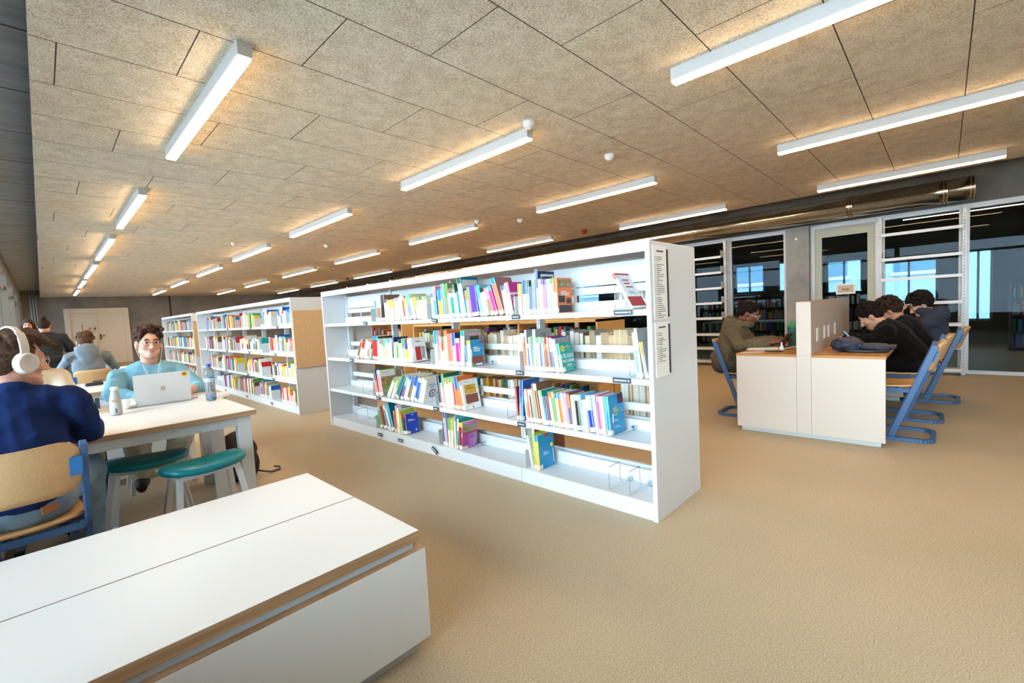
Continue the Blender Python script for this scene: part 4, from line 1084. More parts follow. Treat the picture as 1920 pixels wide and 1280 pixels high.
# wall shelves in front of the glass
def wall_shelf(label, y0, y1, zs):
    o = thing('wall_shelf_unit', label, 'shelf', (XG-.15, (y0+y1)/2, 0)); h_ = (y1-y0)/2
    for s in (-1, 1):
        u = MB().box((-.03, s*h_-.022, 0), (.03, s*h_+.022, 2.38), 0)
        for z in np.arange(.1, 2.3, .045): u.box((-.0305, s*h_-.004, z), (-.0298, s*h_+.004, z+.022), 1)
        u.build('upright', [ALU, mat('slot_dark', '777c80', .6)], o)
    for z in zs:
        MB().box((-.17, -h_+.022, z-.02), (.03, h_-.022, z)).box((-.172, -h_+.022, z-.042), (-.165, h_-.022, z)).build('shelf_board', STEEL_W, o)
        for s in (-1, 1): MB().box((-.16, s*(h_-.03)-.002, z), (.0, s*(h_-.03)+.002, z+.10)).build('bracket', GREYW, o)
    return o
wall_shelf('empty white steel shelves against the glass behind the seated men', -.2, .72, [2.11, 1.74, 1.44, 1.07, .75, .42, .10])
wall_shelf('empty white steel shelves against the glass left of the woman in olive', 3.0, 3.98, [2.08, 1.79, 1.50, 1.22, .93, .62, .35, .10])
# study room furniture behind the glass
def dark_case(label, y0, y1, x0, seed):
    o = thing('study_bookcase', label, 'bookcase', (x0, (y0+y1)/2, 0)); h_ = (y1-y0)/2
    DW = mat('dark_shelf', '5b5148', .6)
    MB().box((.30, -h_, 0), (.33, h_, 1.3)).build('back_panel', DW, o)
    for z in (.05, .35, .66, .97, 1.27): MB().box((0, -h_, z), (.30, h_, z+.025)).build('shelf_board', DW, o)
    for k in range(5):
        y = -h_+(2*h_-.025)*k/4; MB().box((0, y, 0), (.30, y+.025, 1.295)).build('side_panel', DW, o)
    stuff_books('study_books', 'books on the '+label, [(z+.026, y0+.05, y1-.05, .8) for z in (.05, .35, .66, .97)], x0+.03, seed)
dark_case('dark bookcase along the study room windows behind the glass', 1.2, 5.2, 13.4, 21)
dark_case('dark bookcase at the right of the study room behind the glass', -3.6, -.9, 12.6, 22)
o = thing('study_room_table', 'grey table inside the study room behind the glass', 'table', (11.3, 2.9, 0))
MB().box((-.4, -1.2, .71), (.4, 1.2, .74)).build('tabletop', GREYW, o)
for sx_ in (-.35, .35):
    for sy_ in (-1.1, 1.1): MB().box((sx_-.025, sy_-.025, 0), (sx_+.025, sy_+.025, .71)).build('leg', GREYW, o)
for x, y0, y1, k in ((10.6, -1.4, .6, 1), (11.9, -1.4, .6, 2), (11.0, 2.4, 4.4, 3)):
    o = thing('ceiling_light', 'linear ceiling light inside the study room, %s of three' % ORD[k], 'ceiling light', (x, y0, 2.7), 0, 'study room lights')
    MB().box((-.035, 0, -.07), (.035, y1-y0, -.012)).build('housing', LAMPW, o)
    MB().box((-.03, .002, -.076), (.03, y1-y0-.002, -.0705)).build('diffuser', GLOW, o)

# ------------------------------------------------------------------ smooth solids (signed distance fields turned into one continuous mesh)
class Solid:
    def __init__(s, k=.02): s.ops = []; s.k = k; s.rs = 1.0
    def cap(s, a, b, ra, rb=None, k=None, sub=False):
        a = np.array(a, float); b = np.array(b, float); rb = ra if rb is None else rb; ra = ra*s.rs; rb = rb*s.rs
        R = max(ra, rb)
        def f(P):
            d = b-a; L = d @ d + 1e-12
            q = P-a; t = np.clip((q @ d)/L, 0, 1)
            return np.linalg.norm(q-t[..., None]*d, axis=-1)-(ra+(rb-ra)*t)
        s.ops.append((f, np.minimum(a, b)-R, np.maximum(a, b)+R, s.k if k is None else k, sub)); return s
    def chain(s, pts, rs, k=None):
        for i in range(len(pts)-1): s.cap(pts[i], pts[i+1], rs[i], rs[i+1], k)
        return s
    def ell(s, c, r, M=None, k=None, sub=False):
        c = np.array(c, float); r = np.array(r, float)*s.rs
        Mi = np.array(M.to_3x3() if M is not None else Matrix.Identity(3)).T
        R = r.max()
        def f(P):
            q = (P-c) @ Mi.T
            k0 = np.linalg.norm(q/r, axis=-1); k1 = np.linalg.norm(q/(r*r), axis=-1)+1e-9
            return k0*(k0-1)/k1
        s.ops.append((f, c-R, c+R, s.k if k is None else k, sub)); return s
    def build(s, name, mats, parent, vox=.006, noise=None, mat_fn=None, smooth=0):
        lo = np.min([o[1] for o in s.ops if not o[4]], axis=0)-.03; hi = np.max([o[2] for o in s.ops if not o[4]], axis=0)+.03
        n = np.ceil((hi-lo)/vox).astype(int)+1
        F = np.full(n, .2, np.float32)
        ax = [lo[i]+vox*np.arange(n[i]) for i in range(3)]
        for f, a, b, k, sub in s.ops:
            m = k+vox*2+.012
            i0 = np.clip(((a-m-lo)/vox).astype(int), 0, n-1); i1 = np.clip(((b+m-lo)/vox).astype(int)+2, 1, n)
            if np.any(i1 <= i0): continue
            sl = tuple(slice(p, q) for p, q in zip(i0, i1))
            P = np.stack(np.meshgrid(*[ax[i][sl[i]] for i in range(3)], indexing='ij'), -1)
            d = f(P); g = F[sl]
            if sub:
                h = np.clip(.5-.5*(g+d)/k, 0, 1); F[sl] = g*(1-h)-d*h+k*h*(1-h)
            else:
                h = np.clip(.5+.5*(g-d)/k, 0, 1); F[sl] = g*(1-h)+d*h-k*h*(1-h)
        if noise:
            P = np.stack(np.meshgrid(*ax, indexing='ij'), -1)
            for (amp, fr, seed) in noise:
                r = np.random.RandomState(seed); acc = 0
                for _ in range(3):
                    v = r.normal(size=3); v *= fr*2*math.pi/np.linalg.norm(v); wv = np.sin(P @ v+r.uniform(0, 6.28)+1.3*np.sin(P @ (r.normal(size=3)*fr*2.2))); acc = acc+(np.abs(wv)*1.6-1 if amp < 0 else wv)
                F += (abs(amp)*acc/3).astype(np.float32)
        ins = F < 0
        c = np.zeros(n-1, int)
        offs = [(i, j, k) for i in (0, 1) for j in (0, 1) for k in (0, 1)]
        for i, j, k in offs: c += ins[i:n[0]-1+i, j:n[1]-1+j, k:n[2]-1+k]
        act = np.argwhere((c > 0) & (c < 8))
        idx = -np.ones(n-1, int); idx[tuple(act.T)] = np.arange(len(act))
        acc = np.zeros((len(act), 3)); cnt = np.zeros(len(act))
        for p in offs:
            for axn in range(3):
                if p[axn]: continue
                q = list(p); q[axn] = 1
                fa = F[tuple((act+p).T)]; fb = F[tuple((act+q).T)]
                m = (fa < 0) != (fb < 0)
                t = np.where(m, fa/np.where(m, fa-fb, 1), 0)
                pos = act+np.array(p)+0.0; pos[:, axn] += t
                acc[m] += pos[m]; cnt[m] += 1
        V = lo+vox*acc/cnt[:, None]
        Q = []
        for axn in range(3):
            u, w_ = (axn+1) % 3, (axn+2) % 3
            sa = [slice(1, -1)]*3; sa[axn] = slice(0, -1); sb = list(sa); sb[axn] = slice(1, None)
            A = ins[tuple(sa)]; B = ins[tuple(sb)]
            e = np.argwhere(A != B); base = e.copy()
            for q in range(3):
                if q != axn: base[:, q] += 1
            fl = A[tuple(e.T)]
            def cell(du, dw):
                z = base.copy(); z[:, u] += du; z[:, w_] += dw; return idx[tuple(z.T)]
            q = np.stack([cell(-1, -1), cell(0, -1), cell(0, 0), cell(-1, 0)], 1)
            q[~fl] = q[~fl][:, ::-1]
            Q.append(q)
        Q = np.concatenate(Q)
        for _ in range(smooth):
            S = np.zeros_like(V); C_ = np.zeros(len(V))
            for a_, b_ in ((0, 1), (1, 2), (2, 3), (3, 0)):
                np.add.at(S, Q[:, a_], V[Q[:, b_]]); np.add.at(C_, Q[:, a_], 1)
            V = V*.5+.5*S/np.maximum(C_, 1)[:, None]
        me = bpy.data.meshes.new(name)
        me.vertices.add(len(V)); me.vertices.foreach_set('co', V.ravel())
        me.loops.add(len(Q)*4); me.loops.foreach_set('vertex_index', Q.ravel())
        me.polygons.add(len(Q)); me.polygons.foreach_set('loop_start', np.arange(len(Q))*4); me.polygons.foreach_set('loop_total', np.full(len(Q), 4))
        for m in (mats if isinstance(mats, (list, tuple)) else [mats]): me.materials.append(m)
        if mat_fn is not None: me.polygons.foreach_set('material_index', mat_fn(V[Q].mean(1)).astype(np.int32))
        me.polygons.foreach_set('use_smooth', np.ones(len(Q), bool))
        me.update(); me.validate()
        o = bpy.data.objects.new(name, me); COL.objects.link(o)
        if parent is not None: o.parent = parent
        return o

def V3(*a): return np.array(a, float)
def unit(v): v = np.array(v, float); return v/(np.linalg.norm(v)+1e-9)
def rotm(yaw, pitch, roll=0):
    """head turn: yaw left positive, pitch down positive, roll"""
    return (Matrix.Rotation(math.radians(yaw), 3, 'Z') @ Matrix.Rotation(math.radians(-pitch), 3, 'X') @ Matrix.Rotation(math.radians(roll), 3, 'Y'))

def person(label, loc, yaw, P):
    """origin on the floor below the pelvis, facing +y; P holds joints in metres"""
    o = thing('person', label, 'person', (loc[0], loc[1], 0), math.radians(yaw))
    vox = P.get('vox', .006)
    skin = mat('skin_'+P['skin'], P['skin'], .5, spec=.35, noise=(30, .06))
    lips = mat('lips_'+P['lips'], P['lips'], .45)
    hm = mat('hair_'+P['hair'], P['hair'], .8, spec=.15, noise=(70, .4), bump=(110, .6), stretch=P.get('hair_stretch', (1, 1, 1)))
    top = P['top']; topm = mat('cloth_'+P['topname'], top, .95, sheen=.04, noise=P.get('topnoise', (12, .08)), bump=P.get('topbump', (300, .15)), spec=.05, stretch=P.get('topstretch', (1, 1, 1)))
    trm = mat('trousers_'+P['tr'], P['tr'], .85, noise=(10, .15), bump=(250, .2), spec=.15)
    pel = V3(*P['pelvis']); chest = V3(*P['chest']); nb = V3(*P['neck']); hd = V3(*P['head'])
    R = rotm(*P['turn']); Rn = np.array(R)
    hS = P.get('hs', 1.0); H = lambda x, y, z: hd+Rn @ (V3(x, y, z)*hS)
    up = unit(nb-pel); right = V3(1, 0, 0); fwd_ = unit(np.cross(up, right))
    if P.get('twist'):
        a = math.radians(P['twist']); right = V3(math.cos(a), math.sin(a), 0); fwd_ = unit(np.cross(up, right))
    sw = P.get('sw', .185)
    shR = nb-up*.078+right*sw; shL = nb-up*.078-right*sw
    Tm = Matrix([list(right), list(fwd_), list(up)]).transposed()
    # ------- body
    b = Solid(.02); b.rs = hS
    b.ell(H(0, -.014, .035), (.071, .094, .083), R, .01).ell(H(0, .028, -.028), (.054, .063, .084), R, .03)
    for s in (-1, 1):
        b.cap(H(s*.046, .0, -.060), H(s*.012, .070, -.102), .020, .016, .03)
        b.ell(H(s*.040, .062, -.03), (.024, .022, .02), R, .02)
        b.ell(H(s*.0735, -.004, -.012), (.011, .021, .032), R @ Matrix.Rotation(math.radians(s*18), 3, 'Z'), .008)
    b.ell(H(0, .070, -.102), (.02, .017, .015), R, .02)
    b.cap(H(-.032, .076, .020), H(.032, .076, .020), .012, .012, .02)
    for s in (-1, 1):
        b.ell(H(s*.031, .094, -.001), (.017, .014, .011), R, .012, sub=True)
        b.ell(H(s*.031, .0785, .0085), (.0165, .0125, .0058), R, .004); b.ell(H(s*.031, .0775, -.0105), (.0155, .011, .0045), R, .004)
    b.cap(H(0, .086, .010), H(0, .113, -.037), .0085, .0115, .012)
    for s in (-1, 1): b.ell(H(s*.012, .099, -.041), (.009, .009, .008), R, .008)
    b.ell(H(0, .0868, -.068), (.024, .0065, .0048), R, .006).ell(H(0, .0862, -.0775), (.020, .0065, .0052), R, .006)
    b.cap(nb-up*.02, H(0, -.024, -.07), .056, .052, .03); b.rs = 1.0
    b.chain([pel, chest, nb-up*.07], [.085, .085, .06], .02)
    arms = {}
    for s, sh, key in ((1, shR, 'R'), (-1, shL, 'L')):
        el, wr = V3(*P['el'+key]), V3(*P['wr'+key])
        arms[key] = (sh, el, wr)
        b.chain([nb-up*.07, sh, el, wr], [.045, .040, .036, .026], .015)
        hdir = unit(P.get('hd'+key, wr-el)); pn = unit(P.get('pn'+key, (0, 0, -1))); pn = unit(pn-hdir*(pn @ hdir)); sd = np.cross(hdir, pn)  # sd points to one side
        th = -s*sd if key == 'R' else s*sd
        th = sd if (sd @ V3(-s, 0, 0)) > 0 else -sd
        Mh = Matrix([list(sd), list(hdir), list(pn)]).transposed()
        b.cap(wr, wr+hdir*.03, .026, .027, .02)
        b.ell(wr+hdir*.055, (.042, .052, .016), Mh, .015)
        cu = P.get('curl', 28)
        for i in range(4):
            off = (-1.5+i)*.019
            base = wr+hdir*(.088-.006*abs(i-1.2))-th*off
            L = [.042, .047, .043, .034][i] if True else .04
            d0 = unit(hdir+(-th)*off*3.0); pts = [base]; ang = 8
            for seg, ln in enumerate((L, L*.62, L*.5)):
                a = math.radians(ang); pts.append(pts[-1]+(d0*math.cos(a)+pn*math.sin(a))*ln); ang += cu
            b.chain(pts, [.0095, .0088, .008, .0068], .005)
        t0 = wr+hdir*.03+th*.03
        b.chain([t0, t0+unit(hdir*.7+th*.75+pn*.25)*.038, t0+unit(hdir*.85+th*.55+pn*.4)*.07], [.013, .0105, .008], .008)
    legs = {}
    for key in 'RL':
        s = 1 if key == 'R' else -1
        hip = pel+right*s*.085; kn, an, toe = V3(*P['kn'+key]), V3(*P['an'+key]), V3(*P['to'+key])
        legs[key] = (hip, kn, an, toe)
        b.chain([hip, kn, an], [.065, .045, .033], .02); b.chain([an, toe], [.035, .028], .02)
    lipc = H(0, .095, -.073)
    st = mat('stubble_'+P['skin'], P.get('stubble', P['skin']), .6, noise=(150, .25))
    iR = Rn.T
    def mf(Cn):
        q = (Cn-hd) @ iR.T/hS
        m = np.zeros(len(Cn), int)
        if P.get('stubble'):
            jaw = (q[:, 2] < -.05) & (q[:, 2] > -.125) & (q[:, 1] > -.005) & (np.abs(q[:, 0]) < .08)
            m[jaw & ((q[:, 2] < -.088+.35*np.maximum(0, np.abs(q[:, 0])-.02)))] = 2
            m[(np.abs(q[:, 0]) < .028) & (q[:, 2] > -.066) & (q[:, 2] < -.053) & (q[:, 1] > .085)] = 2
        m[(np.abs(q[:, 0]) < .022-1.2*np.abs(q[:, 2]+.0725)) & (q[:, 2] < -.0635) & (q[:, 2] > -.083) & (q[:, 1] > .084)] = 1
        return m
    b.build('body', [skin, lips, st], o, vox, mat_fn=mf, smooth=1)
    # ------- eyes and brows
    if P.get('face', True):
        for s in (-1, 1):
            e = MB(); c0 = H(s*.031, .0775, -.001)
            e.ball((0, 0, 0), .0125*hS, 12, 0)
            e.lathe([(0, .0128*hS), (.0035*hS, .0126*hS), (.0062*hS, .0118*hS), (.0066*hS, .0110*hS)], (0, 0, 0), 14, 1, mis=[2, 1, 1])
            eo = e.build('eye', [mat('eye_white', 'd9d4cc', .2), mat('iris_'+P.get('iris', '4a3524'), P.get('iris', '4a3524'), .2), mat('pupil', '0c0a0a', .1)], o)
            eo.matrix_local = Matrix.Translation(c0) @ (R @ Matrix.Rotation(math.radians(-90), 3, 'X')).to_4x4()
            lid = Solid(.003); lid.rs = hS; lid.cap(H(s*.017, .0905, .006), H(s*.031, .0935, .0085), .0022, .0026).cap(H(s*.031, .0935, .0085), H(s*.045, .0865, .004), .0026, .002)
            lid.build('eyelid', skin, o, .0016)
        br = Solid(.006); br.rs = hS
        for s in (-1, 1): br.chain([H(s*.014, .0925, .022), H(s*.032, .0935, .0275), H(s*.048, .0835, .022)], [.0038, .0042, .0024])
        br.build('eyebrow', hm, o, .0025)
    # ------- hair
    hs = Solid(.012); hs.rs = hS; r = np.random.RandomState(P.get('seed', 1)); st_ = P['hairstyle']
    face_cut = lambda: hs.ell(H(0, .095, -.055), (.066, .075, .092), R, .008, sub=True)
    if st_ in ('short', 'quiff', 'curly', 'afro', 'swoop'):
        sw_ = .955 if st_ == 'swoop' else 1.0
        hs.ell(H(0, -.020, .038), (.081*sw_, .098*sw_, .088*sw_), R).ell(H(0, -.050, -.005), (.071*sw_, .062*sw_, .072), R)
        if st_ in ('curly', 'quiff'): top_n, bump, rr, zc = 170, .017, (.0095, .015), .045
        elif st_ == 'afro': top_n, bump, rr, zc = 150, .030, (.014, .022), -.02
        elif st_ == 'short': top_n, bump, rr, zc = 70, .008, (.012, .017), .0
        else: top_n, bump, rr, zc = 10, .002, (.014, .018), .05
        k = 0
        while k < top_n:
            v = unit(r.normal(size=3))
            if v[2]*.09 < zc-.04 or (v[1] > .75 and v[2] < .35) or (v[2] < -.1 and v[1] > .1): continue
            k += 1; q = V3(v[0]*.078, v[1]*.094-.018, v[2]*.086+.04)*1.0+v*bump*(.55+.45*max(0, v[2]))
            hs.ell(H(*q), [r.uniform(*rr)]*3, R, .007)
        if st_ == 'curly':
            for k in range(60):
                q = V3(r.uniform(-.075, .075), r.uniform(.0, .088), r.uniform(.105, .140)); q[2] -= .30*abs(q[0])
                hs.ell(H(*q), [r.uniform(.011, .016)]*3, R, .006)
        if st_ == 'swoop':
            for k in range(9):
                x = -.062+.0155*k
                hs.chain([H(x, -.04, .118-abs(x)*.35), H(x*1.05, .05, .124-abs(x)*.4), H(x*1.0, .112, .090-abs(x)*.5)], [.016, .019, .009], .012)
        face_cut(); hs.ell(H(0, .10, P.get('brow', .005)), (.060, .056, .062), R, .008, sub=True)
        for s in (-1, 1): hs.ell(H(s*.086, .004, -.02), (.022, .026, .036), R, .008, sub=True)
    elif st_ in ('bun', 'bunlow'):
        hs.ell(H(0, -.020, .040), (.080, .097, .086), R).ell(H(0, -.05, .0), (.072, .06, .065), R)
        hs.ell(H(0, -.115, .055) if st_ == 'bun' else H(.01, -.10, .115), (.04, .036, .038), R, .014)
        for k in range(11):
            a = -1.1+.22*k
            hs.chain([H(.078*math.sin(a), .055*math.cos(a)+.01, .07+.03*math.cos(a)), H(.06*math.sin(a), -.04, .118-.02*abs(a)), H(.02*math.sin(a), -.1, .06)], [.006, .0085, .006], .004)
        face_cut(); hs.ell(H(0, .10, -.0), (.062, .05, .062), R, .008, sub=True)
    elif st_ == 'long':
        hs.ell(H(0, -.018, .038), (.084, .100, .089), R)
        for s in (-1, 1): hs.chain([H(s*.075, .0, .03), H(s*.085, .01, -.06), H(s*.08, -.01, -.2)], [.028, .03, .02], .02)
        hs.ell(H(0, -.06, -.06), (.075, .05, .12), R)
        face_cut(); hs.ell(H(0, .10, .0), (.060, .05, .062), R, .008, sub=True)
    hs.build('hair', hm, o, max(.0042, vox*.8), noise=[(.0022, 34, 5), (.0016, 70, 6)])
    # ------- clothing: top
    c = Solid(.025); pf = P.get('puff', 1.0)
    hem = pel+up*P.get('hem', -.03)
    c.ell(chest+up*.02, (.165*pf, .112*pf, .20), Tm, .03)
    c.ell((pel+chest)/2, (.152*pf, .116*pf, .19), Tm, .03)
    c.ell(hem+up*.075, (.166*pf, .128*pf, .10), Tm, .03)
    tr_ = nb-up*.050
    for q in (shL, shR): c.chain([q, (q+tr_)/2+up*.008, tr_], [.056*pf, .064, .072], .04)
    for key in 'RL':
        sh, el, wr = arms[key]; t = P.get('sleeve'+key, .94)
        end = el+(wr-el)*t
        c.chain([sh, el], [.060*pf, .050*pf], .022); c.chain([el, end], [.050*pf, .041*pf], .012)
        d = unit(wr-el); c.cap(end-d*.012, end, .039*pf, .038*pf, .006)
        if P.get('folds', True):
            for q in (.45, .62, .78, .9):
                m = sh+(el-sh)*q; c.ell(m, (.056*pf, .056*pf, .020), Tm, .012)
            for q in (.10, .24, .40, .58, .75):
                if q < t-.08: m = el+(wr-el)*q; c.ell(m, [.0505*pf-.007*q]*3, None, .004)
    # collar
    if P.get('hood'):
        for k in range(14):
            a = 2*math.pi*k/14; a2 = 2*math.pi*(k+1)/14
            f_ = lambda a: nb+up*(.035+.02*math.cos(a+math.pi))+right*math.sin(a)*.085-fwd_*math.cos(a)*(.085)+fwd_*.01
            c.cap(f_(a), f_(a2), .030+.010*max(0, math.cos(a)), None, .02)
        c.ell(nb-fwd_*.105-up*.02, (.115, .055, .095), Tm, .03)
        c.ell(nb-fwd_*.085-up*.10, (.075, .045, .08), Tm, .03)
    else:
        for k in range(16):
            a = 2*math.pi*k/16; a2 = 2*math.pi*(k+1)/16
            f_ = lambda a: nb+up*(-.012+.020*math.cos(a))+right*math.sin(a)*.066-fwd_*math.cos(a)*.058
            c.cap(f_(a), f_(a2), .0165, None, .014)
    # neck opening
    c.cap(nb+up*.0+fwd_*.012, nb+up*.2+fwd_*.03, .056, .07, .006, sub=True)
    c.build(P.get('topkind', 'sweater'), topm, o, vox, noise=P.get('topfold', [(-.009, 2.4, 3), (-.006, 6.0, 8), (.0015, 15, 4)]))
    # ------- trousers and shoes
    t = Solid(.03); lp = P.get('legpuff', 1.0)
    t.ell(pel-up*.015, (.158, .120, .10), Tm, .03)
    for key in 'RL':
        hip, kn, an, toe = legs[key]
        t.chain([hip, kn], [.100*lp, .076*lp], .03); t.chain([kn, kn+(an-kn)*.9], [.074*lp, .060*lp], .02)
        d = unit(an-kn)
        for q in (.1, .8, .88): t.ell(kn+(an-kn)*q, [.070*lp-.010*q]*3, None, .006)
    t.build('trousers', trm, o, max(vox, .006), noise=[(-.010, 4, 13), (-.004, 9, 14)])
    shm = mat('shoe_'+P.get('shoe', '1c1c1e'), P.get('shoe', '1c1c1e'), .5)
    for key in 'RL':
        hip, kn, an, toe = legs[key]
        d = unit((toe-an)*V3(1, 1, 0)); z = an[2]-.055
        s_ = Solid(.02).chain([V3(an[0], an[1], z+.05)-d*.03, V3(an[0], an[1], z)+V3(0, 0, .035)+d*.06, V3(an[0], an[1], z)+V3(0, 0, .03)+d*.16], [.042, .04, .034])
        s_.cap(V3(an[0], an[1], z+.02)-d*.04, V3(an[0], an[1], z+.016)+d*.17, .022, .022, .01)
        s_.cap(V3(an[0], an[1], z+.05)-d*.01, V3(an[0], an[1], z+.09)-d*.012, .042, .042, .01)
        s_.build('shoe', shm, o, .006)
    return o, H, R, dict(nb=nb, up=up, right=right, fwd=fwd_, arms=arms)

def glasses(o, H, R, col, lens='c8d4d8'):
    g = MB()
    for s in (-1, 1):
        pts = [H(s*.032+.023*math.cos(a), .103-.010*(abs(s*.032+.023*math.cos(a))/.055)**2, -.004+.020*math.sin(a)) for a in [2*math.pi*k/20 for k in range(20)]]
        g.tube(pts, .0019, 6, closed=True)
        g.tube([H(s*.054, .094, .002), H(s*.070, .075, .004), H(s*.080, .0, .0)], .0018, 6)
    g.tube([H(-.010, .104, .003), H(0, .106, .006), H(.010, .104, .003)], .0013, 6)
    go = g.build('glasses', mat('glasses_'+col, col, .3, metal=.6), o)
    return go

# ------------------------------------------------------------------ the people
WHP = mat('headphone_plastic', 'd8d2cc', .45); WHP2 = mat('headphone_cushion', 'b9b1ad', .6)
SEAT = dict(pelvis=(0, 0, .55), knR=(.13, .42, .53), knL=(-.13, .42, .53), anR=(.14, .40, .09), anL=(-.14, .40, .09), toR=(.16, .52, .04), toL=(-.16, .52, .04))
# man in the navy sweater, back to the camera, head turned to the right
P = dict(SEAT, vox=.005, chest=(.02, .05, .80), neck=(.035, .075, 1.025), head=(.055, .125, 1.152), hs=1.02, turn=(-62, 4, 0), sw=.195, puff=1.10,
  elR=(.265, .12, .79), wrR=(.17, .36, .785), elL=(-.22, .16, .78), wrL=(-.10, .40, .785), hdR=(-.5, .8, -.1), hdL=(.3, .9, -.1), knR=(.25, .40, .55), anR=(.22, .34, .09), toR=(.24, .46, .04),
  skin='d9a088', lips='b8706a', hair='5b4436', hairstyle='swoop', seed=4, top='1e2f5c', topname='navy', topkind='sweater', tr='7c93a8', shoe='2a2a2c', iris='5b6a70', stubble='c2917b', hem=-.05, legpuff=1.08)
o, H, R, X_ = person('man in a navy sweater and white headphones, back turned, at the front table', (-.15, 2.84), 0, P)
glasses(o, H, R, 'c9b79a')
hp = MB()
arc = [H(math.sin(a)*.092, -.012, .030+math.cos(a)*.104) for a in [math.radians(-88+176*k/24) for k in range(25)]]
vs = []; n = len(arc)
def band_mesh(wd, th, a0, a1, rx=.096, rz=.112, nseg=24):
    m = MB(); vs = []; fs = []
    for k in range(nseg+1):
        a = math.radians(a0+(a1-a0)*k/nseg)
        for ro, yy in ((0, -wd), (th, -wd), (th, wd), (0, wd)):
            vs.append(tuple(H(math.sin(a)*(rx+ro), -.012+yy, .030+math.cos(a)*(rz+ro))))
    for k in range(nseg):
        for q in range(4): fs.append((k*4+q, k*4+(q+1) % 4, k*4+4+(q+1) % 4, k*4+4+q))
    fs += [(0, 3, 2, 1), (nseg*4, nseg*4+1, nseg*4+2, nseg*4+3)]
    return m.add(vs, fs, 0)
ho = band_mesh(.011, .008, -62, 62).build('headphones', WHP, o, bevel=.003)
for s in (-1, 1):
    band_mesh(.015, .010, 40*s, 92*s, .095, .111, 12).build('headband_arm', WHP, ho, bevel=.003)
    c = H(s*.098, -.008, -.012); M = Matrix.Translation(c) @ (R @ Matrix.Rotation(math.radians(90*s), 3, 'Y')).to_4x4()
    e = MB().lathe([(0, -.022), (.036, -.022), (.041, -.014), (.041, -.004), (.037, .0), (.036, .004), (.039, .012), (.036, .020), (.030, .024), (.029, .0225), (0, .0235)], (0, 0, 0), 32, 0).build('ear_cup', WHP, ho); e.matrix_local = M @ Matrix.Diagonal((1.16, .98, 1, 1))
pt = MB().box((-.028, 0, 0), (.028, .004, .03)).build('waistband_patch', mat('leather_patch', 'a4683a', .6), o); pt.location = (.115, -.128, .515); pt.rotation_euler = (math.radians(-12), 0, math.radians(30))

# student with the laptop, facing the camera
P = dict(SEAT, vox=.004, chest=(0, .045, .80), neck=(-.003, .075, .985), head=(-.005, .125, 1.158), hs=.985, brow=.018, turn=(4, -2, -2), sw=.185, puff=1.10,
  elR=(.24, .16, .79), wrR=(.10, .42, .77), elL=(-.29, .17, .77), wrL=(-.13, .42, .775), sleeveL=.22, hdR=(-.3, .9, -.2), hdL=(.4, .9, -.15),
  knR=(.16, .36, .60), knL=(-.15, .36, .60), anR=(.13, .24, .15), anL=(-.06, .26, .17), toR=(.15, .36, .10), toL=(-.07, .38, .12),
  skin='dba78f', lips='bd7f72', hair='4b342a', hairstyle='curly', seed=9, top='86bdd6', topname='light_blue', topkind='sweater', tr='cdc9b8', shoe='16161a', iris='4b4f4c', stubble='c39a84', legpuff=1.22)
o, H, R, X_ = person('student in a light blue sweater wearing round glasses and earphones, behind a silver laptop', (.565, 4.60), 180, P)
glasses(o, H, R, '8f7660')
ew = MB()
for s in (-1, 1):
    ew.tube([H(s*.080, .008, -.018), H(s*.083, .012, -.045)], .0035, 8)
    ew.ball(H(s*.080, .010, -.015), .008, 10)
    n0 = X_['nb']
    ew.tube([H(s*.083, .012, -.045), H(s*.066, .035, -.115), n0+V3(s*.045, .095, -.02), n0+V3(s*.030, .125, -.075), n0+V3(s*.006, .135, -.125), n0+V3(0, .137, -.16)], .0017, 6)
ew.build('earphones', WHITE2, o)
em = MB(); em.add([(0, 0, 0), (.012, 0, 0), (.006, 0, .016)], [(0, 1, 2)], 0)
eo = em.build('chest_emblem', BLACK, o); eo.location = X_['nb']+V3(.10, .092, -.185)

# student in the grey hoodie with his back to us
P = dict(SEAT, vox=.008, chest=(0, .06, .82), neck=(0, .11, 1.04), head=(.0, .16, 1.16), turn=(-6, 22, 0), sw=.172, puff=.98, hood=True, folds=False,
  elR=(.27, .27, .80), wrR=(.22, .52, .78), elL=(-.27, .24, .78), wrL=(-.12, .50, .78), skin='d2a087', lips='b0706a', hair='5a4232', hairstyle='short', seed=3, face=False,
  top='7d8790', topname='grey_hoodie', topkind='hoodie', tr='3c434d')
person('student in a grey hoodie seen from behind at a table further back', (.385, 7.88), 0, P)
# two people standing near the far wall
STAND = dict(pelvis=(0, 0, .84), chest=(0, .01, 1.08), neck=(0, .02, 1.30), knR=(.1, .02, .44), knL=(-.1, .02, .44), anR=(.1, -.02, .075), anL=(-.1, -.02, .075), toR=(.12, .12, .03), toL=(-.12, .12, .03))
P = dict(STAND, vox=.009, head=(.0, .05, 1.43), turn=(-10, 12, 0), sw=.20, puff=1.25, folds=False, elR=(.30, .05, 1.02), wrR=(.24, .28, 1.0), elL=(-.30, .05, 1.02), wrL=(-.2, .28, 1.0),
  skin='c99a80', lips='a86a60', hair='3a2c26', hairstyle='bunlow', seed=6, face=False, top='3a3c40', topname='speckled_sweater', topnoise=(120, .7), topkind='sweater', tr='3a3d44', hem=-.05)
person('person in a dark speckled sweater with tied hair, back turned near far wall', (.045, 11.0), 0, P)
P = dict(STAND, vox=.009, pelvis=(0, 0, .90), chest=(0, .01, 1.14), neck=(0, .02, 1.36), head=(.0, .05, 1.49), turn=(0, 5, 0), sw=.17, folds=False, elR=(.24, .02, 1.02), wrR=(.2, .2, .95), elL=(-.24, .02, 1.02), wrL=(-.2, .2, .95),
  skin='d8a690', lips='b5706c', hair='4a3830', hairstyle='long', seed=7, top='6b5a60', topname='mauve_top', topkind='sweater', tr='3a3d44', hem=-.05)
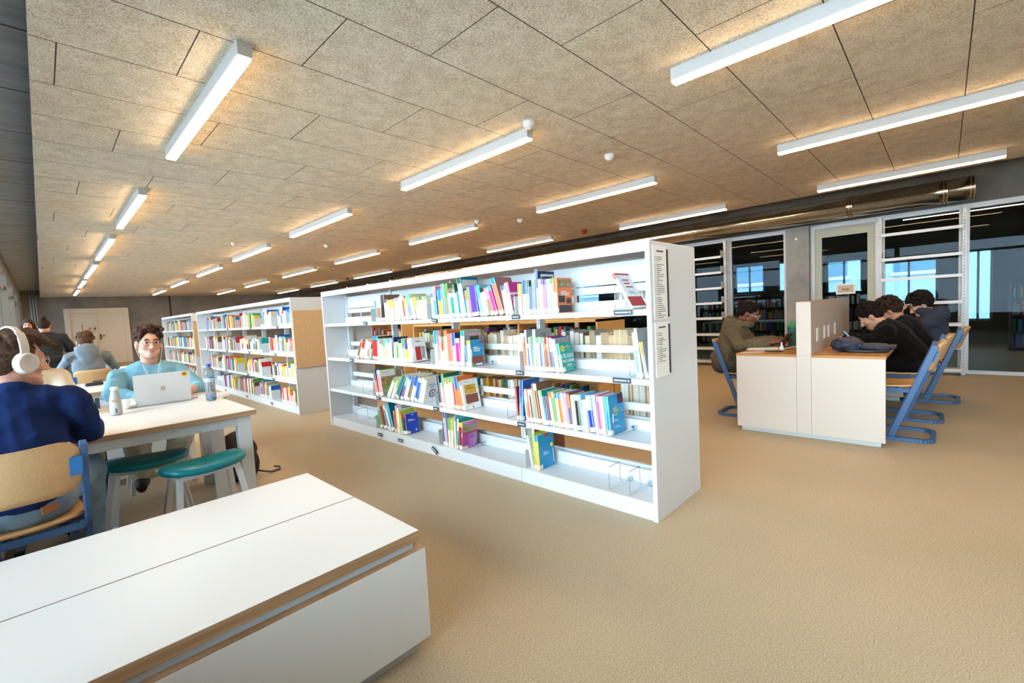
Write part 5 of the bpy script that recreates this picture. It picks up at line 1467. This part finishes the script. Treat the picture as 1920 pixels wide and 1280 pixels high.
person('woman with dark hair facing us beside the far windows', (-.165, 13.0), 176, P)
# person in cream behind the man in navy
P = dict(SEAT, vox=.007, chest=(0, .06, .82), neck=(0, .10, 1.04), head=(.03, .14, 1.15), turn=(0, 18, 0), sw=.175, puff=1.15, hood=True, elR=(.25, .24, .80), wrR=(.12, .46, .77), elL=(-.235, .20, .80), wrL=(-.17, .46, .765),
  skin='d2a087', lips='b0706a', hair='4a3830', hairstyle='short', seed=8, top='ddd2bd', topname='cream_hoodie', topkind='hoodie', tr='4c5a6d')
person('person in a cream hoodie mostly hidden behind the man in navy', (-.125, 4.36), 180, P)
# woman in olive fleece at the right-hand desk
P = dict(SEAT, vox=.0055, chest=(0, .10, .80), neck=(0, .165, .962), head=(0, .268, 1.095), turn=(3, 26, 0), sw=.17, puff=1.22, elR=(.24, .23, .765), wrR=(.13, .47, .80), elL=(-.24, .23, .765), wrL=(-.10, .50, .80), pnR=(-.6, .2, -.7), pnL=(.6, .2, -.7),
  hdR=(-.25, .9, .12), hdL=(.15, .95, .12), skin='6b4030', lips='6f3c38', hair='16100e', hairstyle='bun', seed=5, top='625640', topname='olive_fleece', topkind='fleece_jacket', topbump=(120, .7), topnoise=(40, .2), tr='45423c', hood=True, iris='20140e')
o, H, R, X_ = person('woman in an olive fleece jacket and glasses working at the right desk', (5.25, 1.775), 180, P)
glasses(o, H, R, 'd8d2c8')
# men bent over the other side of the desk
BEND = dict(SEAT, pelvis=(0, 0, .555))
P = dict(BEND, vox=.006, chest=(0, .13, .77), neck=(0, .245, .925), head=(.0, .345, 1.005), turn=(8, 40, 0), sw=.19, puff=1.2, elR=(.26, .32, .78), wrR=(.12, .52, .785), elL=(-.26, .32, .78), wrL=(-.06, .53, .785),
  skin='c08a6e', lips='a06258', hair='1a120f', hairstyle='quiff', seed=11, top='100e0d', topname='black_hoodie', topkind='hoodie', tr='0f0e10', knR=(.12, .40, .53), knL=(-.12, .40, .53))
person('man in a black hoodie bent low over the right desk', (5.85, .20), 0, P)
P = dict(BEND, vox=.007, chest=(0, .10, .78), neck=(0, .20, .94), head=(.0, .29, 1.035), turn=(0, 36, 0), sw=.18, puff=1.1, elR=(.24, .32, .78), wrR=(.10, .50, .785), elL=(-.24, .32, .78), wrL=(-.08, .50, .785),
  skin='b98468', lips='a06258', hair='2e1f17', hairstyle='afro', seed=12, top='151417', topname='charcoal_top', topkind='sweater', tr='1f2024')
person('curly haired person mostly hidden behind the man in the black hoodie', (6.40, .14), 0, P)
P = dict(BEND, vox=.006, chest=(0, .03, .79), neck=(0, .055, .97), head=(.0, .135, 1.075), turn=(20, 28, 0), sw=.19, puff=1.2, elR=(.27, .28, .79), wrR=(.11, .30, .93), elL=(-.25, .28, .79), wrL=(-.10, .31, .92), hdR=(-.2, .1, .95), hdL=(.25, -.15, .95), pnR=(-.3, -.9, 0), pnL=(.3, -.9, 0),
  skin='c59077', lips='a06258', hair='1d1613', hairstyle='afro', seed=13, top='343945', topname='dark_navy_jacket', topkind='hooded_jacket', tr='1f2228', hood=True)
person('man with curly black hair in a dark navy hooded jacket at the right desk', (6.9, .06), 0, P)

# ------------------------------------------------------------------ things on the tables
TB = .7355
# laptop
lp = thing('laptop', 'open silver laptop seen from behind with a yellow hexagon sticker', 'laptop', (.556, 3.955, TB), math.radians(-6))
ALUM = mat('laptop_aluminium', 'd4d2d0', .35, metal=.35)
MB().box((-.157, 0, .002), (.157, .218, .014)).build('base', ALUM, lp, bevel=.004)
MB().box((-.135, .012, .0142), (.135, .11, .0155)).build('keyboard', BLACK, lp)
tl = math.radians(14)
Ms = Matrix.Translation((0, -.002, .012)) @ Matrix.Rotation(tl, 4, 'X')
sc = MB()
poly = []
for cx_, cz_, a0 in ((.145, .203, 0), (-.145, .203, 90), (-.145, .012, 180), (.145, .012, 270)):
    for k in range(5):
        a = math.radians(a0+90*k/4); poly.append((cx_+.012*math.cos(a), cz_+.012*math.sin(a)))
sc.prism(poly, -.003, .003, 0, M=Matrix.Rotation(math.pi/2, 4, 'X'))
scr = sc.build('screen', ALUM, lp); scr.matrix_local = Ms
MB().box((-.15, .0031, .008), (.15, .0036, .21)).build('display', mat('laptop_display', '20262e', .2, emit=.4), scr)
hx = MB().prism([(.019*math.cos(a*math.pi/3), .019*math.sin(a*math.pi/3)) for a in range(6)], 0, .0006, 0).prism([(.013*math.cos(a*math.pi/3), .009*math.sin(a*math.pi/3)) for a in range(6)], .0006, .0009, 1)
hx = hx.build('sticker', [mat('sticker_yellow', 'd8a31f', .5), mat('sticker_brown', '8a5a16', .5)], scr)
hx.matrix_local = Matrix.Translation((.125, -.0032, .196)) @ Matrix.Rotation(math.pi/2, 4, 'X')
# logo: a bitten fruit outline in brighter metal
lg = MB(); pts = []
for k in range(40):
    a = 2*math.pi*k/40; r_ = .0145*(1+.10*abs(math.sin(a))-.10*math.exp(-((a-math.pi/2)/.35)**2)-.07*math.exp(-((a-3*math.pi/2)/.3)**2))
    x, z = r_*math.cos(a), r_*1.02*math.sin(a)
    if math.hypot(x-.0165, z-.002) < .0075:
        v = unit((x-.0165, z-.002)); x, z = .0165+v[0]*.0075, .002+v[1]*.0075
    pts.append((x, z))
lg.prism(pts, 0, .0005, 0).prism([(.001, .0165), (.006, .0185), (.0075, .0245), (.002, .022)], 0, .0005, 0)
lg = lg.build('logo', mat('logo_metal', 'b5b0ab', .12, metal=.9), scr); lg.matrix_local = Matrix.Translation((.0, -.0032, .105)) @ Matrix.Rotation(math.pi/2, 4, 'X')
# bottles
def water():
    o = thing('water_bottle', 'tall clear plastic water bottle with a blue cap at the table corner', 'bottle', (.795, 3.76, TB))
    PET = mat('clear_plastic', 'cfe2f2', .05, trans=.9, ior=1.25)
    pr_ = [(0, .004), (.024, .001), (.031, .006), (.033, .02)]
    for k in range(12): pr_ += [(.033, .03+k*.012), (.0305, .036+k*.012)]
    pr_ += [(.034, .18), (.033, .20), (.026, .222), (.015, .238), (.013, .243), (.013, .25)]
    MB().lathe(pr_, (0, 0, 0), 28).build('bottle_body', PET, o)
    MB().lathe([(0, .004), (.030, .007), (.032, .024), (.032, .045), (0, .045)], (0, 0, 0), 24).build('water', mat('water', 'a9c9ea', .02, trans=.95, ior=1.2), o)
    MB().lathe([(.0145, .243), (.0155, .244), (.0155, .258), (.013, .262), (0, .262)], (0, 0, 0), 20).build('cap', mat('cap_blue', '1f5fd0', .4), o)
    MB().lathe([(.0342, .135), (.0342, .163)], (0, 0, 0), 28).build('paper_label', mat('bottle_label', 'b3c3da', .5), o)
water()
o = thing('milk_bottle', 'small milky plastic bottle with a white cap beside the man in navy', 'bottle', (.285, 3.76, TB))
MB().lathe([(0, .002), (.024, .001), (.030, .006), (.031, .03), (.030, .09), (.024, .125), (.0165, .15), (.0155, .16)], (0, 0, 0), 28).build('bottle_body', mat('milky_plastic', 'dfe0e0', .25, trans=.45, ior=1.2), o)
MB().lathe([(0, .003), (.029, .006), (.0295, .016), (0, .016)], (0, 0, 0), 24).build('drink', mat('brown_drink', 'b08068', .4), o)
MB().lathe([(.018, .158), (.0195, .16), (.0195, .175), (.017, .178), (0, .178)], (0, 0, 0), 24).build('cap', WHITE2, o)
lb = MB()
for k in range(5):
    a = math.radians(-100+k*3.2)
    for q in range(1): lb.box((.0315*math.cos(a)-.0006, .0315*math.sin(a)-.0006, .018), (.0315*math.cos(a)+.0006, .0315*math.sin(a)+.0006, .045))
lb.build('barcode', mat('barcode_ink', '55565a', .6), o)
pk = MB()
for k in range(7):
    a = math.radians(-125+k*9); pk.box((.0312*math.cos(a)-.002, .0312*math.sin(a)-.001, .085+.004*(k % 3)), (.0312*math.cos(a)+.002, .0312*math.sin(a)+.001, .097+.003*(k % 2)))
pk.build('printed_fruit', mat('fruit_print', 'd99a80', .5), o)
# crumpled cloth / tissue beside the laptop
cl_ = Solid(.02)
r = np.random.RandomState(2)
for k in range(14): cl_.ell((r.uniform(-.05, .05), r.uniform(-.03, .03), r.uniform(.012, .05)), (r.uniform(.02, .035), r.uniform(.015, .03), r.uniform(.012, .026)))
c_ = cl_.build('crumpled_napkin', mat('napkin_white', 'f3f2ef', .9), None, .004, noise=[(.004, 16, 2), (.003, 28, 3)]); c_.location = (.36, 4.0, TB); tag(c_, 'crumpled white napkin left of the laptop', 'napkin')
def sheet(label, x, y, w_, h_, rz, z=TB, printed=True):
    b = MB().box((-w_/2, -h_/2, 0), (w_/2, h_/2, .0012), 0)
    if printed:
        rr = random.Random(int(x*100))
        for q in range(9):
            for k in range(8): b.box((-w_*.42+k*w_*.105, -h_*.4+q*h_*.09, .0012), (-w_*.42+k*w_*.105+w_*.07*rr.random(), -h_*.4+q*h_*.09+h_*.035, .0014), 1)
    o = b.build('paper_sheet', [PAPER, mat('print_ink', '55524e', .7)], loc=(x, y, z)); o.rotation_euler = (0, 0, math.radians(rz)); return tag(o, label, 'paper')
sheet('printed paper sheet between the milky bottle and the man in navy', .20, 4.02, .21, .15, 8)
sheet('blank paper sheet under the water bottle side of the laptop', .78, 4.02, .21, .14, -8, printed=False)
nb_ = thing('notebook', 'thin notebook overhanging beside the water bottle', 'notebook', (.87, 3.98, TB), math.radians(-4))
MB().box((-.075, -.1, .0015), (.075, .1, .011)).build('pages', PAPER, nb_); MB().box((-.077, -.102, 0), (.077, .102, .0015)).box((-.077, -.102, .011), (.077, .102, .0125)).build('cover', mat('notebook_cover', 'd9c9c0', .5), nb_)
tag(MB().tube([(.70, 4.02, TB+.003), (.74, 4.0, TB+.01), (.765, 4.03, TB+.004), (.74, 4.07, TB+.004), (.70, 4.10, TB+.01), (.685, 4.12, TB+.012)], .0018, 6).build('charging_cable', GREYW), 'thin cable looping out of the side of the laptop', 'cable')
tag(MB().box((-.03, -.005, 0), (.03, .005, .008)).build('pen', mat('pen_blue', '2a6fc0', .4), loc=(.735, 4.02, TB)), 'short blue pen next to the laptop', 'pen')
tag(MB().box((-.035, -.07, 0), (.035, .07, .009)).build('phone', BLACK, loc=(.17, 4.2, TB), bevel=.004), 'dark phone lying at the back of the printed sheet', 'phone')
# glasses case on the counter
gc = thing('glasses_case', 'black open glasses case on the counter behind the students', 'case', (.29, 5.5, .79), math.radians(12))
Solid(.01).cap((-.05, 0, .015), (.05, 0, .015), .015).build('case_body', BLACK, gc, .004)
Solid(.008).cap((.0, .02, .036), (.06, .0, .040), .009).build('case_lid', mat('case_lid_grey', '55564f', .5), gc, .004)
# backpack under the table
bp = thing('backpack', 'black backpack on the floor beside the table legs', 'backpack', (1.02, 4.18, 0))
s_ = Solid(.04).ell((0, 0, .20), (.15, .11, .20)).ell((0, -.02, .10), (.16, .12, .10)).ell((.02, -.09, .14), (.11, .05, .11)).cap((-.08, 0, .02), (.08, 0, .02), .05)
s_.build('bag', mat('black_nylon', '201d1e', .7, noise=(14, .4)), bp, .008, noise=[(.008, 5, 4), (.004, 11, 5)])
MB().tube([(-.10, -.02, .38), (-.12, -.12, .34), (-.12, -.14, .2), (-.11, -.10, .06)], .012, 6).build('strap', BLACK, bp)
MB().tube([(.12, -.06, .05), (.22, -.08, .012), (.30, -.06, .01), (.31, -.02, .02), (.27, -.01, .03)], .007, 6).build('strap', BLACK, bp)
# on the right-hand desk
DT = .7375
o = thing('green_canister', 'green plastic canister with lid beside the desk divider', 'canister', (5.42, 1.14, DT))
GRN = mat('canister_green', '2f8f66', .35)
MB().lathe([(0, 0), (.045, 0), (.048, .006), (.048, .19)], (0, 0, 0), 28).build('canister_body', mat('canister_dark', '2a6a62', .35), o)
MB().lathe([(.05, .19), (.051, .192), (.051, .215), (.045, .222), (.038, .225), (.036, .25), (.02, .256), (0, .256)], (0, 0, 0), 28).build('lid', GRN, o)
tb = thing('tablet', 'tablet propped up in front of the woman in olive', 'tablet', (5.22, 1.21, DT), math.radians(178))
t_ = MB().box((-.12, -.004, 0), (.12, .004, .17)).build('tablet_body', BLACK, tb, bevel=.003); t_.rotation_euler = (math.radians(-32), 0, 0)
MB().box((-.11, -.0052, .01), (.11, -.0042, .16)).build('display', mat('tablet_display', '6f8fb5', .2, emit=.5), t_)
MB().box((-.06, .0, 0), (.06, .06, .006)).build('stand', BLACK, tb)
nb_ = thing('notebook', 'open ring notebook with chequered edge in front of the woman in olive', 'notebook', (5.0, 1.31, DT), math.radians(4))
MB().box((-.10, -.13, 0), (.10, .13, .010)).build('pages', PAPER, nb_)
rgb = MB()
for k in range(16): rgb.tube([(-.101, -.12+k*.016, .0), (-.108, -.12+k*.016, .007), (-.101, -.12+k*.016, .012)], .0016, 5)
rgb.build('ring_binding', mat('ring_dark', '4c4450', .5), nb_)
tag(MB().box((-.04, -.08, 0), (.04, .08, .009)).build('phone', BLACK, loc=(4.78, 1.17, DT), bevel=.004), 'black phone at the near end of the right desk', 'phone')
o = thing('correction_bottle', 'small white bottle standing on the desk near the tablet', 'bottle', (4.92, 1.13, DT))
MB().lathe([(0, 0), (.017, 0), (.018, .004), (.018, .035), (.010, .042), (.008, .046)], (0, 0, 0), 20).build('bottle_body', WHITE2, o); MB().lathe([(.0085, .045), (.008, .07), (.004, .075), (0, .075)], (0, 0, 0), 16).build('cap', WHITE, o)
tag(MB().tube([(4.60, 1.40, DT+.003), (4.64, 1.33, DT+.003), (4.70, 1.24, DT+.003), (4.80, 1.22, DT+.003), (4.93, 1.20, DT+.005), (5.05, 1.10, DT+.012), (5.1, 1.0, DT+.03), (5.12, .96, DT+.06)], .003, 6).build('charging_cable', WHITE2), 'white charging cable snaking over the near side of the desk', 'cable')
bp = thing('backpack', 'flat dark navy backpack lying on the right desk', 'backpack', (4.98, .50, DT))
NAVYN = mat('navy_nylon', '2b3145', .6, noise=(10, .3))
Solid(.02).ell((-.02, .13, .06), (.14, .12, .055)).ell((.03, .10, .085), (.08, .07, .04)).ell((.0, -.06, .038), (.135, .15, .032)).ell((-.06, .16, .075), (.07, .06, .045)).cap((-.1, -.12, .03), (.1, -.12, .03), .025).build('bag', NAVYN, bp, .006, noise=[(-.016, 5, 4), (-.008, 10, 5)])
MB().tube([(-.13, .15, .04), (-.17, .08, .015), (-.16, -.04, .012), (-.12, -.16, .015)], .012, 6).build('strap', BLACK, bp)
ph = thing('phone', 'phone with a lit blue screen held above the navy backpack', 'phone', (5.30, .66, .845), math.radians(0))
p_ = MB().box((-.04, -.004, -.06), (.04, .004, .06)).build('phone_body', BLACK, ph, bevel=.003); p_.rotation_euler = (math.radians(-40), 0, 0)
MB().box((-.036, -.0052, -.055), (.036, -.0041, .055)).build('display', mat('phone_display', '5f93b8', .2, emit=.8), p_)
